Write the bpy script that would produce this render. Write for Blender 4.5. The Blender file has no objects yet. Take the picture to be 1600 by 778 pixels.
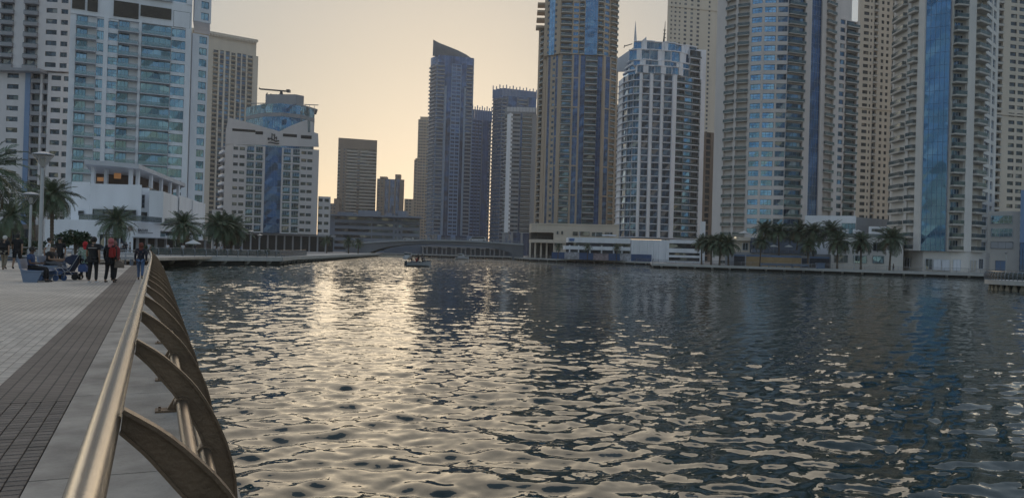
import bpy, bmesh, math, random
import numpy as np
from mathutils import Vector, Matrix, Euler

R = math.radians
random.seed(11)
sc = bpy.context.scene
COL = sc.collection

# ------------------------------------------------------------------ camera
EYE = 1.6            # eye height above the promenade deck (z = 0)
WATER = -1.25        # water level
FPX = 1230.0         # focal length in photo pixels (1600 wide)
ROLL = R(1.6)        # the phone was held slightly tilted
PITCH = R(0.326)
cam_data = bpy.data.cameras.new("camera")
cam_data.sensor_width = 36.0
cam_data.lens = 36.0 * FPX / 1600.0
cam_data.clip_start = 0.05
cam_data.clip_end = 20000
cam = bpy.data.objects.new("camera", cam_data)
COL.objects.link(cam)
cam.matrix_world = (Matrix.Translation((0, 0, EYE)) @ Matrix.Rotation(R(90) + PITCH, 4, 'X')
                    @ Matrix.Rotation(ROLL, 4, 'Z'))
sc.camera = cam

# ------------------------------------------------------------------ sky and sun
SUN_AZ = R(-4.2)     # measured from +Y towards +X
SUN_EL = R(8.0)
world = bpy.data.worlds.new("World")
sc.world = world
world.use_nodes = True
wn = world.node_tree.nodes
wl = world.node_tree.links
wn.clear()
sky = wn.new('ShaderNodeTexSky')
sky.sky_type = 'NISHITA'
sky.sun_disc = False
sky.sun_elevation = SUN_EL
sky.sun_rotation = SUN_AZ
sky.altitude = 0
sky.air_density = 1.0
sky.dust_density = 1.2
sky.ozone_density = 1.5
bg = wn.new('ShaderNodeBackground')
bg.inputs['Strength'].default_value = 0.15
# evening haze evens the sky out: compress its brightness range, keep its hues
bw = wn.new('ShaderNodeRGBToBW')
pw = wn.new('ShaderNodeMath'); pw.operation = 'POWER'; pw.inputs[1].default_value = -0.69
sm_ = wn.new('ShaderNodeVectorMath'); sm_.operation = 'SCALE'
hs = wn.new('ShaderNodeHueSaturation'); hs.inputs['Saturation'].default_value = 0.68
wl.new(sky.outputs['Color'], bw.inputs['Color']); wl.new(bw.outputs['Val'], pw.inputs[0])
wl.new(sky.outputs['Color'], sm_.inputs[0]); wl.new(pw.outputs['Value'], sm_.inputs['Scale'])
wl.new(sm_.outputs['Vector'], hs.inputs['Color'])
wo = wn.new('ShaderNodeOutputWorld')
wl.new(hs.outputs['Color'], bg.inputs['Color'])
wl.new(bg.outputs['Background'], wo.inputs['Surface'])

sun_data = bpy.data.lights.new("sun", 'SUN')
sun_data.energy = 0.85
sun_data.angle = R(78)
sun_data.color = (1.0, 0.80, 0.55)
sun = bpy.data.objects.new("sun", sun_data)
COL.objects.link(sun)
SUN_DIR = Vector((math.sin(SUN_AZ) * math.cos(SUN_EL), math.cos(SUN_AZ) * math.cos(SUN_EL), math.sin(SUN_EL)))
sun.rotation_euler = (-SUN_DIR).to_track_quat('-Z', 'Y').to_euler()

sc.view_settings.view_transform = 'Standard'
sc.view_settings.look = 'None'
sc.view_settings.gamma = 1.0
sc.view_settings.use_curve_mapping = False
sc.view_settings.exposure = 1.0
try:
    sc.cycles.volume_bounces = 0
    sc.cycles.max_bounces = 6
    sc.cycles.sample_clamp_indirect = 4.0
except Exception:
    pass

# ------------------------------------------------------------------ measuring: photo pixel at a known distance -> metres
CR, SR = math.cos(ROLL), math.sin(ROLL)
CP, SP = math.cos(PITCH), math.sin(PITCH)
def ray(px, py):
    u, v = px - 800.0, 389.0 - py
    a, b = u * CR - v * SR, u * SR + v * CR
    Y = FPX * CP - b * SP
    return a / Y, (FPX * SP + b * CP) / Y
def PX(px, py, d): return ray(px, py)[0] * d
def PZ(px, py, d): return EYE + ray(px, py)[1] * d
def hor(px): return 396.0 + (px - 800) * math.tan(ROLL)
def PT(px, py, d):
    a, b = ray(px, py)
    return Vector((a * d, d, EYE + b * d))
def G(px, d, py=None):
    return Vector((PX(px, hor(px) if py is None else py, d), d))
def on_deck(px, py, z=0.0):
    a, b = ray(px, py)
    d = (z - EYE) / b
    return Vector((a * d, d, z))

# ------------------------------------------------------------------ materials
MATS = {}
def mat(name, rgb, rough=0.7, metal=0.0, var=0.10, scale=0.6, bump=0.0, bscale=20.0, streak=1.0, spec=0.5, rnd=0.0, alpha=1.0, coat=0.0):
    if name in MATS: return MATS[name]
    m = bpy.data.materials.new(name)
    m.use_nodes = True
    nt = m.node_tree; N = nt.nodes; L = nt.links
    p = N['Principled BSDF']
    p.inputs['Roughness'].default_value = rough
    p.inputs['Metallic'].default_value = metal
    p.inputs['Specular IOR Level'].default_value = spec
    p.inputs['Coat Weight'].default_value = coat
    p.inputs['Alpha'].default_value = alpha
    tc = N.new('ShaderNodeTexCoord')
    mp = N.new('ShaderNodeMapping')
    mp.inputs['Scale'].default_value = (1, 1, 1 / streak)
    L.new(tc.outputs['Object'], mp.inputs['Vector'])
    nz = N.new('ShaderNodeTexNoise')
    nz.inputs['Scale'].default_value = scale
    nz.inputs['Detail'].default_value = 6
    nz.inputs['Roughness'].default_value = 0.62
    L.new(mp.outputs['Vector'], nz.inputs['Vector'])
    mr = N.new('ShaderNodeMapRange')
    mr.inputs['From Min'].default_value = 0.3
    mr.inputs['From Max'].default_value = 0.7
    mr.inputs['To Min'].default_value = 1 - var
    mr.inputs['To Max'].default_value = 1 + var
    L.new(nz.outputs['Fac'], mr.inputs['Value'])
    last = mr.outputs['Result']
    if rnd:
        oi = N.new('ShaderNodeObjectInfo')
        m2 = N.new('ShaderNodeMapRange')
        m2.inputs['To Min'].default_value = 1 - rnd
        m2.inputs['To Max'].default_value = 1 + rnd
        L.new(oi.outputs['Random'], m2.inputs['Value'])
        mu = N.new('ShaderNodeMath'); mu.operation = 'MULTIPLY'
        L.new(last, mu.inputs[0]); L.new(m2.outputs['Result'], mu.inputs[1])
        last = mu.outputs['Value']
    vm = N.new('ShaderNodeVectorMath'); vm.operation = 'SCALE'
    vm.inputs[0].default_value = rgb
    L.new(last, vm.inputs['Scale'])
    L.new(vm.outputs['Vector'], p.inputs['Base Color'])
    if bump:
        n2 = N.new('ShaderNodeTexNoise')
        n2.inputs['Scale'].default_value = bscale
        n2.inputs['Detail'].default_value = 4
        L.new(tc.outputs['Object'], n2.inputs['Vector'])
        b = N.new('ShaderNodeBump')
        b.inputs['Strength'].default_value = bump
        b.inputs['Distance'].default_value = 0.02
        L.new(n2.outputs['Fac'], b.inputs['Height'])
        L.new(b.outputs['Normal'], p.inputs['Normal'])
    MATS[name] = m
    return m

def glass(name, cols, rough=0.06, metal=0.75, bump=0.05, bscale=0.35):
    """Reflective window glass; each pane takes one of the tints (some panes show curtains)."""
    if name in MATS: return MATS[name]
    m = bpy.data.materials.new(name)
    m.use_nodes = True
    nt = m.node_tree; N = nt.nodes; L = nt.links
    p = N['Principled BSDF']
    p.inputs['Roughness'].default_value = rough
    p.inputs['Metallic'].default_value = metal
    oi = N.new('ShaderNodeObjectInfo')
    tc = N.new('ShaderNodeTexCoord')
    vo = N.new('ShaderNodeTexVoronoi')
    vo.inputs['Scale'].default_value = 0.33
    L.new(tc.outputs['Object'], vo.inputs['Vector'])
    ad = N.new('ShaderNodeMath'); ad.operation = 'ADD'
    sx = N.new('ShaderNodeSeparateColor')
    L.new(vo.outputs['Color'], sx.inputs['Color'])
    L.new(oi.outputs['Random'], ad.inputs[0]); L.new(sx.outputs['Red'], ad.inputs[1])
    fr = N.new('ShaderNodeMath'); fr.operation = 'FRACT'
    L.new(ad.outputs['Value'], fr.inputs[0])
    cr = N.new('ShaderNodeValToRGB')
    cr.color_ramp.interpolation = 'CONSTANT'
    el = cr.color_ramp.elements
    el[0].position = 0; el[0].color = (*cols[0][1], 1)
    acc = cols[0][0]
    el[1].position = acc; el[1].color = (*cols[1][1], 1)
    acc += cols[1][0]
    for w, c in cols[2:]:
        e = el.new(min(acc, 0.999)); e.color = (*c, 1); acc += w
    L.new(fr.outputs['Value'], cr.inputs['Fac'])
    L.new(cr.outputs['Color'], p.inputs['Base Color'])
    nz = N.new('ShaderNodeTexNoise'); nz.inputs['Scale'].default_value = bscale; nz.inputs['Detail'].default_value = 1
    L.new(tc.outputs['Object'], nz.inputs['Vector'])
    b = N.new('ShaderNodeBump'); b.inputs['Strength'].default_value = bump; b.inputs['Distance'].default_value = 0.15
    L.new(nz.outputs['Fac'], b.inputs['Height'])
    # every pane hangs a little differently
    wnz = N.new('ShaderNodeTexWhiteNoise'); wnz.noise_dimensions = '1D'
    L.new(fr.outputs['Value'], wnz.inputs['W'])
    sb = N.new('ShaderNodeVectorMath'); sb.operation = 'SUBTRACT'; sb.inputs[1].default_value = (.5, .5, .5); L.new(wnz.outputs['Color'], sb.inputs[0])
    sk = N.new('ShaderNodeVectorMath'); sk.operation = 'SCALE'; sk.inputs['Scale'].default_value = 0.10; L.new(sb.outputs['Vector'], sk.inputs[0])
    ad2 = N.new('ShaderNodeVectorMath'); ad2.operation = 'ADD'; L.new(b.outputs['Normal'], ad2.inputs[0]); L.new(sk.outputs['Vector'], ad2.inputs[1])
    nn_ = N.new('ShaderNodeVectorMath'); nn_.operation = 'NORMALIZE'; L.new(ad2.outputs['Vector'], nn_.inputs[0])
    L.new(nn_.outputs['Vector'], p.inputs['Normal'])
    MATS[name] = m
    return m

def emis(name, rgb, strength):
    if name in MATS: return MATS[name]
    m = bpy.data.materials.new(name); m.use_nodes = True
    p = m.node_tree.nodes['Principled BSDF']
    p.inputs['Base Color'].default_value = (*rgb, 1)
    p.inputs['Emission Color'].default_value = (*rgb, 1)
    p.inputs['Emission Strength'].default_value = strength
    MATS[name] = m
    return m

white_wall = mat('white_render', (0.82, 0.83, 0.86), 0.75, var=0.10, scale=0.25, streak=4, bump=0.1)
cream_wall = mat('cream_cladding', (0.50, 0.46, 0.42), 0.7, var=0.10, scale=0.15, streak=5, bump=0.1)
pinkgrey_wall = mat('pink_grey_cladding', (0.71, 0.645, 0.61), 0.65, var=0.10, scale=0.2, streak=5)
stone_wall = mat('pale_stone_cladding', (0.71, 0.67, 0.63), 0.65, var=0.10, scale=0.2, streak=5)
tan_wall = mat('tan_cladding', (0.46, 0.365, 0.275), 0.7, var=0.10, scale=0.12, streak=5)
sand_wall = mat('sand_render', (0.66, 0.575, 0.475), 0.8, var=0.09, scale=0.12, streak=5)
brown_wall = mat('brown_cladding', (0.24, 0.19, 0.155), 0.7, var=0.10, scale=0.12, streak=5)
blue_panel = mat('blue_grey_panel', (0.18, 0.28, 0.46), 0.45, var=0.10, scale=0.2, streak=6)
slate_panel = mat('slate_panel', (0.12, 0.15, 0.20), 0.5, var=0.12, scale=0.2, streak=6)
grey_wall = mat('grey_render', (0.30, 0.31, 0.33), 0.8, var=0.10, scale=0.3, streak=4)
mid_grey = mat('mid_grey_band', (0.33, 0.33, 0.35), 0.7, var=0.10, scale=0.3, streak=3)
louvre_brown = mat('brown_louvre', (0.07, 0.06, 0.05), 0.6, var=0.2, scale=1.0)
frame_grey = mat('grey_frame', (0.22, 0.24, 0.27), 0.45, var=0.05)
frame_white = mat('white_frame', (0.62, 0.65, 0.70), 0.45, var=0.05)
frame_dark = mat('dark_frame', (0.04, 0.05, 0.06), 0.4, var=0.05)
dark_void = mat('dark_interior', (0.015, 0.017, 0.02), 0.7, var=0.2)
hotel_wall = mat('hotel_render', (0.58, 0.565, 0.565), 0.75, var=0.08, scale=0.2, streak=4)
pinkwhite = mat('pinkish_white_render', (0.72, 0.69, 0.69), 0.75, var=0.1, scale=0.2, streak=4)
slab_grey = mat('balcony_slab', (0.54, 0.55, 0.58), 0.75, var=0.10, scale=0.5)
slab_tan = mat('balcony_slab_tan', (0.52, 0.48, 0.43), 0.75, var=0.10, scale=0.5)
slab_white = mat('balcony_slab_white', (0.74, 0.76, 0.81), 0.7, var=0.08, scale=0.5)
rail_glass = mat('railing_glass', (0.09, 0.14, 0.16), 0.08, metal=0.3, var=0.05, alpha=0.62, rnd=0.15)
rail_glass_pale = mat('pale_railing_glass', (0.24, 0.35, 0.40), 0.1, metal=0.4, var=0.05, alpha=0.5, rnd=0.15)
glass_blue = glass('blue_glass', [(.45, (.10, .22, .39)), (.3, (.08, .18, .33)), (.15, (.15, .29, .46)), (.1, (.05, .12, .23))])
glass_teal = glass('teal_glass', [(.4, (.19, .31, .41)), (.25, (.15, .26, .35)), (.2, (.26, .40, .50)), (.15, (.09, .15, .20))])
glass_dark = glass('dark_glass', [(.5, (.055, .075, .10)), (.25, (.03, .042, .06)), (.15, (.10, .13, .16)), (.1, (.22, .22, .21))], metal=0.55)
glass_navy = glass('navy_glass', [(.5, (.045, .10, .23)), (.3, (.028, .06, .14)), (.2, (.08, .15, .31))], metal=0.6)
glass_sky = glass('pale_blue_glass', [(.5, (.19, .37, .58)), (.3, (.13, .28, .47)), (.2, (.26, .45, .66))])
glass_mix = glass('mixed_glass', [(.4, (.06, .12, .21)), (.3, (.03, .055, .09)), (.18, (.14, .25, .38)), (.12, (.22, .25, .28))], metal=0.6)

# ------------------------------------------------------------------ mesh building
class MB:
    def __init__(s):
        s.v = []; s.f = []; s.m = []; s.smooth = False
        s.mx = None
    def _add(s, pts, faces, mi=0):
        o = len(s.v)
        if s.mx is not None:
            pts = [s.mx @ Vector(p) for p in pts]
        s.v.extend([tuple(p) for p in pts])
        for f in faces:
            s.f.append([i + o for i in f]); s.m.append(mi)
    def box(s, x0, x1, y0, y1, z0, z1, m=0, back=True):
        p = [(x0, y0, z0), (x1, y0, z0), (x1, y1, z0), (x0, y1, z0), (x0, y0, z1), (x1, y0, z1), (x1, y1, z1), (x0, y1, z1)]
        f = [(0, 1, 5, 4), (1, 2, 6, 5), (3, 0, 4, 7), (4, 5, 6, 7), (3, 2, 1, 0)]
        if back: f.append((2, 3, 7, 6))
        s._add(p, f, m); return s
    def quad(s, a, b, c, d, m=0):
        s._add([a, b, c, d], [(0, 1, 2, 3)], m); return s
    def tri(s, a, b, c, m=0):
        s._add([a, b, c], [(0, 1, 2)], m); return s
    def prism(s, poly, z0, z1, m=0):
        n = len(poly)
        ar = sum(poly[i][0] * poly[(i + 1) % n][1] - poly[(i + 1) % n][0] * poly[i][1] for i in range(n))
        if ar < 0: poly = list(reversed(poly))
        p = [(q[0], q[1], z0) for q in poly] + [(q[0], q[1], z1) for q in poly]
        f = [(i, (i + 1) % n, n + (i + 1) % n, n + i) for i in range(n)]
        f.append(tuple(range(n, 2 * n))); f.append(tuple(reversed(range(n))))
        s._add(p, f, m); return s
    def extrude(s, prof, axis_o, ax, ay, az, t0, t1, m=0):
        """profile (a,b) drawn on ax, ay through axis_o and pulled along az from t0 to t1"""
        O = Vector(axis_o); ax = Vector(ax); ay = Vector(ay); az = Vector(az)
        n = len(prof)
        p = [O + ax * a + ay * b + az * t0 for a, b in prof] + [O + ax * a + ay * b + az * t1 for a, b in prof]
        f = [(i, (i + 1) % n, n + (i + 1) % n, n + i) for i in range(n)]
        f.append(tuple(range(n, 2 * n))); f.append(tuple(reversed(range(n))))
        s._add(p, f, m); return s
    def tube(s, path, r, n=8, m=0, cap=True):
        path = [Vector(p) for p in path]
        rs = r if isinstance(r, (list, tuple)) else [r] * len(path)
        pts = []
        prev = None
        for i, p in enumerate(path):
            t = (path[min(i + 1, len(path) - 1)] - path[max(i - 1, 0)]).normalized()
            up = Vector((0, 0, 1)) if abs(t.z) < 0.9 else Vector((1, 0, 0))
            if prev is None:
                a = t.cross(up).normalized()
            else:
                a = (prev - t * prev.dot(t)).normalized()
            prev = a
            b = t.cross(a)
            for k in range(n):
                w = 2 * math.pi * k / n
                pts.append(p + (a * math.cos(w) + b * math.sin(w)) * rs[i])
        f = []
        for i in range(len(path) - 1):
            for k in range(n):
                k2 = (k + 1) % n
                f.append((i * n + k, i * n + k2, (i + 1) * n + k2, (i + 1) * n + k))
        if cap:
            f.append(tuple(reversed(range(n)))); f.append(tuple(range((len(path) - 1) * n, len(path) * n)))
        s._add(pts, f, m); return s
    def lathe(s, prof, n=16, m=0, o=(0, 0, 0)):
        pts = []
        for r, z in prof:
            for k in range(n):
                w = 2 * math.pi * k / n
                pts.append((o[0] + r * math.cos(w), o[1] + r * math.sin(w), o[2] + z))
        f = []
        for i in range(len(prof) - 1):
            for k in range(n):
                k2 = (k + 1) % n
                f.append((i * n + k, i * n + k2, (i + 1) * n + k2, (i + 1) * n + k))
        f.append(tuple(reversed(range(n)))); f.append(tuple(range((len(prof) - 1) * n, len(prof) * n)))
        s._add(pts, f, m); return s
    def ball(s, c, rx, ry, rz, n=10, k=6, m=0):
        pr = [(max(1e-4, math.sin(math.pi * i / k)), -math.cos(math.pi * i / k)) for i in range(k + 1)]
        pts = []
        for r, z in pr:
            for j in range(n):
                w = 2 * math.pi * j / n
                pts.append((c[0] + r * math.cos(w) * rx, c[1] + r * math.sin(w) * ry, c[2] + z * rz))
        f = []
        for i in range(k):
            for j in range(n):
                j2 = (j + 1) % n
                f.append((i * n + j, i * n + j2, (i + 1) * n + j2, (i + 1) * n + j))
        s._add(pts, f, m); return s
    def mesh(s, name, mats, smooth=False):
        me = bpy.data.meshes.new(name)
        me.from_pydata(s.v, [], s.f)
        for mt in (mats if isinstance(mats, (list, tuple)) else [mats]): me.materials.append(mt)
        if any(s.m): me.polygons.foreach_set('material_index', s.m)
        if smooth: me.polygons.foreach_set('use_smooth', [True] * len(s.f))
        me.update()
        return me

def link(name, me):
    o = bpy.data.objects.new(name, me)
    COL.objects.link(o)
    return o
def structure(name, mb, mats, label=None, smooth=False):
    o = link(name, mb.mesh(name, mats, smooth) if isinstance(mb, MB) else mb)
    o['kind'] = 'structure'
    if label: o['label'] = label
    return o
USED = {}
class Thing:
    """A top-level Empty at the thing's base with its parts under it."""
    def __init__(s, name, label, cat, loc=(0, 0, 0), group=None, cap=300):
        s.o = bpy.data.objects.new(name, None)
        s.o.empty_display_size = 0.3
        COL.objects.link(s.o)
        s.L = Vector(loc)
        s.o.location = s.L
        s.o['label'] = label; s.o['category'] = cat
        if group: s.o['group'] = group
        USED[label] = USED.get(label, 0) + 1
        s.ins = {}; s.cap = cap; s.W = {}
    def part(s, mb, name, mats, parent=None, label=None, stuff=False, smooth=False, M=None):
        me = mb.mesh(name, mats, smooth) if isinstance(mb, MB) else mb
        o = link(name, me)
        W = M.copy() if M is not None else Matrix.Identity(4)
        if parent is None:
            o.parent = s.o; o.matrix_basis = Matrix.Translation(-s.L) @ W
        else:
            o.parent = parent; o.matrix_basis = s.W[parent.name].inverted() @ W
        s.W[o.name] = W
        if label: o['label'] = label
        if stuff: o['kind'] = 'stuff'
        return o
    def inst(s, name, tpl, M):
        s.ins.setdefault(name, []).append((tpl, M))
    def finish(s, stuff_all=False, plural=None):
        for name, lst in s.ins.items():
            lst.sort(key=lambda t: (t[1].translation - Vector((0, 0, EYE))).length)
            cap = 0 if stuff_all else s.cap
            for tpl, M in lst[:cap]:
                s.part(tpl[1], name, None, M=M)
            rest = lst[cap:]
            if rest:
                V = []; F = []; MI = []; o = 0; mats = []; 
                for (mb, me), M in rest:
                    A = np.array(M)
                    v = np.array(mb.v) @ A[:3, :3].T + A[:3, 3]
                    V.append(v)
                    mp = []
                    for mt in me.materials:
                        if mt not in mats: mats.append(mt)
                        mp.append(mats.index(mt))
                    for f, i in zip(mb.f, mb.m):
                        F.append([k + o for k in f]); MI.append(mp[i])
                    o += len(v)
                me = bpy.data.meshes.new(name + 's')
                me.from_pydata(np.concatenate(V).tolist(), [], F)
                for mt in mats: me.materials.append(mt)
                me.polygons.foreach_set('material_index', MI)
                me.update()
                s.part(me, name + 's', None, stuff=True)
        s.ins = {}
def single(name, mb, mats, label, cat, loc=(0, 0, 0), group=None, smooth=False, M=None):
    o = link(name, mb.mesh(name, mats, smooth) if isinstance(mb, MB) else mb)
    if M is not None: o.matrix_world = M
    else: o.location = loc
    o['label'] = label; o['category'] = cat
    if group: o['group'] = group
    return o
def frame2(p0, p1, z=0.0):
    """x along the wall to the right, y into the building, z up"""
    d = Vector((p1[0] - p0[0], p1[1] - p0[1], 0)).normalized()
    n = Vector((-d.y, d.x, 0))
    return Matrix(((d.x, n.x, 0, p0[0]), (d.y, n.y, 0, p0[1]), (0, 0, 1, z), (0, 0, 0, 1)))

# ------------------------------------------------------------------ ground, water
def ground_poly(name, pts, z1, z0, m, label=None):
    mb = MB(); mb.prism(pts, z0, z1)
    return structure(name, mb, m, label)

plaza = mat('plaza_paving', (0.26, 0.25, 0.25), 0.8, var=0.12, scale=0.3, bump=0.2, bscale=6)
quay = mat('quay_concrete', (0.46, 0.45, 0.43), 0.8, var=0.12, scale=0.6, bump=0.3, bscale=8)
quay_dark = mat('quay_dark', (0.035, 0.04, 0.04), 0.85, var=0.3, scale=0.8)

# the canal bank lines (metres), taken from where deck edges meet the water in the photo
LB = [G(246, 102), G(437, 123), G(456, 139), G(592, 338)]          # left bank, going away
RB = [G(1680, 174), G(1021, 214), G(1018, 284), G(822, 326), G(806, 345)]   # right bank, going away

FAR_TILT = 1.5
def water_material():
    m = bpy.data.materials.new('canal_water'); m.use_nodes = True
    N = m.node_tree.nodes; L = m.node_tree.links
    p = N['Principled BSDF']
    p.inputs['Base Color'].default_value = (0.002, 0.018, 0.015, 1)
    p.inputs['Roughness'].default_value = 0.0
    p.inputs['IOR'].default_value = 1.46
    tc = N.new('ShaderNodeTexCoord')
    mp = N.new('ShaderNodeMapping'); mp.inputs['Scale'].default_value = (1.0, 1.25, 1)
    mp.inputs['Rotation'].default_value = (0, 0, R(12))
    L.new(tc.outputs['Object'], mp.inputs['Vector'])
    # distance from the near quay decides how much of the swell is left to the relief
    vl = N.new('ShaderNodeVectorMath'); vl.operation = 'LENGTH'
    L.new(tc.outputs['Object'], vl.inputs[0])
    fade = N.new('ShaderNodeMapRange'); fade.inputs['From Min'].default_value = 40; fade.inputs['From Max'].default_value = 200
    fade.inputs['To Min'].default_value = 0.0; fade.inputs['To Max'].default_value = 1.0
    L.new(vl.outputs['Value'], fade.inputs['Value'])
    # far swell: tilt the normal directly (finite-difference relief flattens out at grazing distance)
    geo = N.new('ShaderNodeNewGeometry')
    def tilt(scale, detail, k):
        t = N.new('ShaderNodeTexNoise'); t.inputs['Scale'].default_value = scale; t.inputs['Detail'].default_value = detail; t.inputs['Roughness'].default_value = 0.5
        L.new(mp.outputs['Vector'], t.inputs['Vector'])
        sb = N.new('ShaderNodeVectorMath'); sb.operation = 'SUBTRACT'; sb.inputs[1].default_value = (.5, .5, .5)
        L.new(t.outputs['Color'], sb.inputs[0])
        ml = N.new('ShaderNodeVectorMath'); ml.operation = 'MULTIPLY'; ml.inputs[1].default_value = (k * .8, k, 0)
        L.new(sb.outputs['Vector'], ml.inputs[0])
        return ml
    t1 = tilt(1.5, 3, FAR_TILT)
    sc1 = N.new('ShaderNodeVectorMath'); sc1.operation = 'SCALE'
    L.new(t1.outputs['Vector'], sc1.inputs[0]); L.new(fade.outputs['Result'], sc1.inputs['Scale'])
    t2 = tilt(7.0, 3, 0.22)
    a1 = N.new('ShaderNodeVectorMath'); a1.operation = 'ADD'
    L.new(sc1.outputs['Vector'], a1.inputs[0]); L.new(t2.outputs['Vector'], a1.inputs[1])
    a2 = N.new('ShaderNodeVectorMath'); a2.operation = 'ADD'
    L.new(a1.outputs['Vector'], a2.inputs[0]); L.new(geo.outputs['Normal'], a2.inputs[1])
    nr = N.new('ShaderNodeVectorMath'); nr.operation = 'NORMALIZE'
    L.new(a2.outputs['Vector'], nr.inputs[0]); L.new(nr.outputs['Vector'], p.inputs['Normal'])
    return m

def build_water():
    rng = np.random.default_rng(5)
    fa = np.linspace(R(-41), R(41), 700)
    side = np.linspace(R(41), R(319), 60)[1:-1]
    ang = np.concatenate([fa, side])
    rr = [0.8]
    while rr[-1] < 260: rr.append(rr[-1] + 0.03 + 0.0034 * rr[-1])
    while rr[-1] < 9000: rr.append(rr[-1] * 1.12)
    rr = np.array(rr)
    A, Rr = np.meshgrid(ang, rr)
    X = np.sin(A) * Rr; Y = np.cos(A) * Rr
    Z = np.zeros_like(X); DX = np.zeros_like(X); DY = np.zeros_like(X)
    nw = 100
    lam = np.exp(rng.uniform(np.log(0.18), np.log(2.4), nw))
    th = rng.normal(R(95), R(29), nw)
    ph = rng.uniform(0, 2 * np.pi, nw)
    k = 2 * np.pi / lam
    slope = 0.0225 * np.where(lam < 0.3, 0.9, 1.2) * np.where(lam > 0.9, 0.48, 1.0) * rng.uniform(0.6, 1.4, nw)
    a = slope / k
    fade = np.clip((255 - Rr) / 80, 0, 1)
    patch = 0.8 + 0.45 * np.sin(X * 0.11 + 1.0 + 0.6 * np.sin(Y * 0.07)) * np.sin(Y * 0.09 + 0.5)
    wavy = (np.abs(A) < R(43)) | (A > R(317))
    for i in range(nw):
        cx, cy = np.cos(th[i]), np.sin(th[i])
        P = k[i] * (cx * X + cy * Y) + ph[i]
        f = np.clip((lam[i] * 120 - Rr) / (lam[i] * 60), 0, 1) * fade * patch
        Z += a[i] * np.sin(P) * f
        DX -= 0.55 * a[i] * cx * np.cos(P) * f
        DY -= 0.55 * a[i] * cy * np.cos(P) * f
    X = X + DX; Y = Y + DY
    co = np.stack([X.ravel(), Y.ravel(), Z.ravel() + WATER], 1).astype(np.float32)
    nr, na = X.shape
    i0 = np.arange(nr - 1)[:, None] * na; j = np.arange(na)[None, :]; j2 = (j + 1) % na
    quads = np.stack([i0 + j, i0 + na + j, i0 + na + j2, i0 + j2], -1).reshape(-1, 4)
    me = bpy.data.meshes.new('water')
    nf = len(quads)
    me.vertices.add(len(co)); me.vertices.foreach_set('co', co.ravel())
    me.loops.add(nf * 4); me.loops.foreach_set('vertex_index', quads.ravel().astype(np.int32))
    me.polygons.add(nf)
    me.polygons.foreach_set('loop_start', np.arange(0, nf * 4, 4, dtype=np.int32))
    me.polygons.foreach_set('loop_total', np.full(nf, 4, dtype=np.int32))
    me.polygons.foreach_set('use_smooth', np.ones(nf, dtype=bool))
    me.materials.append(water_material())
    me.update(calc_edges=True); me.validate()
    o = link('water', me); o['kind'] = 'structure'; o['label'] = 'rippled dark green canal water with golden sky reflections'
    return o
build_water()

# land: left bank, far land behind the bridge, right bank
ground_poly('ground', [(-6000, 108), LB[0] + Vector((-40, 6)), LB[0] + Vector((0, 1)), LB[1] + Vector((-0.5, 1)), LB[2] + Vector((-1, 1)), LB[3] + Vector((-1, 0)), G(598, 404), (6000, 404), (6000, 7000), (-6000, 7000)],
            -0.02, -3, plaza, 'grey paved land of the far left bank and beyond the bridge')
ground_poly('ground', [G(1680, 176), G(1021, 216), G(1018, 286), G(822, 328), G(806, 347), G(806, 403.9), (6000, 403.9), (6000, 150)],
            -0.02, -3, plaza, 'grey paved land of the right bank')

def quay_edge(name, pts, label, z=0.0, t=0.6, over=0.55):
    """pale slab edge of a promenade with a dark recess under it"""
    mb = MB()
    for a, b in zip(pts[:-1], pts[1:]):
        M = frame2(a, b)
        w = (Vector(b) - Vector(a)).length
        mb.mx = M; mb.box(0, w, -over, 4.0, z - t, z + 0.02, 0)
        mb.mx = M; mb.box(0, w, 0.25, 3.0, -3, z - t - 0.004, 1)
        n = int(w / 4.5)
        for i in range(n):
            x = (i + 0.5) * w / n
            mb.extrude([(0.25, z - t - 0.01), (-over + 0.1, z - t - 0.01), (-0.1, -1.0), (0.25, -1.15)], (x - 0.25, 0, 0), (0, 1, 0), (0, 0, 1), (1, 0, 0), 0, 0.5, 0)
    mb.mx = None
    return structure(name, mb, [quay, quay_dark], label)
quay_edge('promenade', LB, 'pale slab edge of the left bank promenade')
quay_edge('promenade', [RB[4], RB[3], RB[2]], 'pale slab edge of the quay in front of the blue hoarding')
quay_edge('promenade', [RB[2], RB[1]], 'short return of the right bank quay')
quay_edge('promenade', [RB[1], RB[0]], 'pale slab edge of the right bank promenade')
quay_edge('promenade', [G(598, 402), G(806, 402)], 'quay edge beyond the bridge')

# ------------------------------------------------------------------ tower builder
TPL = {}
def win_tpl(w, h, nx, ny, g, fr, fw=0.09, dep=0.10):
    key = ('w', round(w, 1), round(h, 1), nx, ny, g.name, fr.name, fw)
    if key in TPL: return TPL[key]
    w = round(w, 1); h = round(h, 1)
    mb = MB()
    mb.quad((0, dep, 0), (w, dep, 0), (w, dep, h), (0, dep, h), 0)
    def bar(x0, x1, z0, z1, y0=0.0):
        mb._add([(x0, y0, z0), (x1, y0, z0), (x1, y0, z1), (x0, y0, z1), (x0, dep, z0), (x1, dep, z0), (x1, dep, z1), (x0, dep, z1)],
                [(0, 1, 2, 3), (1, 5, 6, 2), (4, 0, 3, 7), (3, 2, 6, 7), (4, 5, 1, 0)], 1)
    bar(0, fw, 0, h); bar(w - fw, w, 0, h); bar(fw, w - fw, 0, fw); bar(fw, w - fw, h - fw, h)
    for i in range(1, nx): bar(w * i / nx - fw * .4, w * i / nx + fw * .4, fw, h - fw, 0.02)
    for i in range(1, ny): bar(fw, w - fw, h * i / ny - fw * .4, h * i / ny + fw * .4, 0.03)
    TPL[key] = (mb, mb.mesh('window', [g, fr]))
    return TPL[key]
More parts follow.
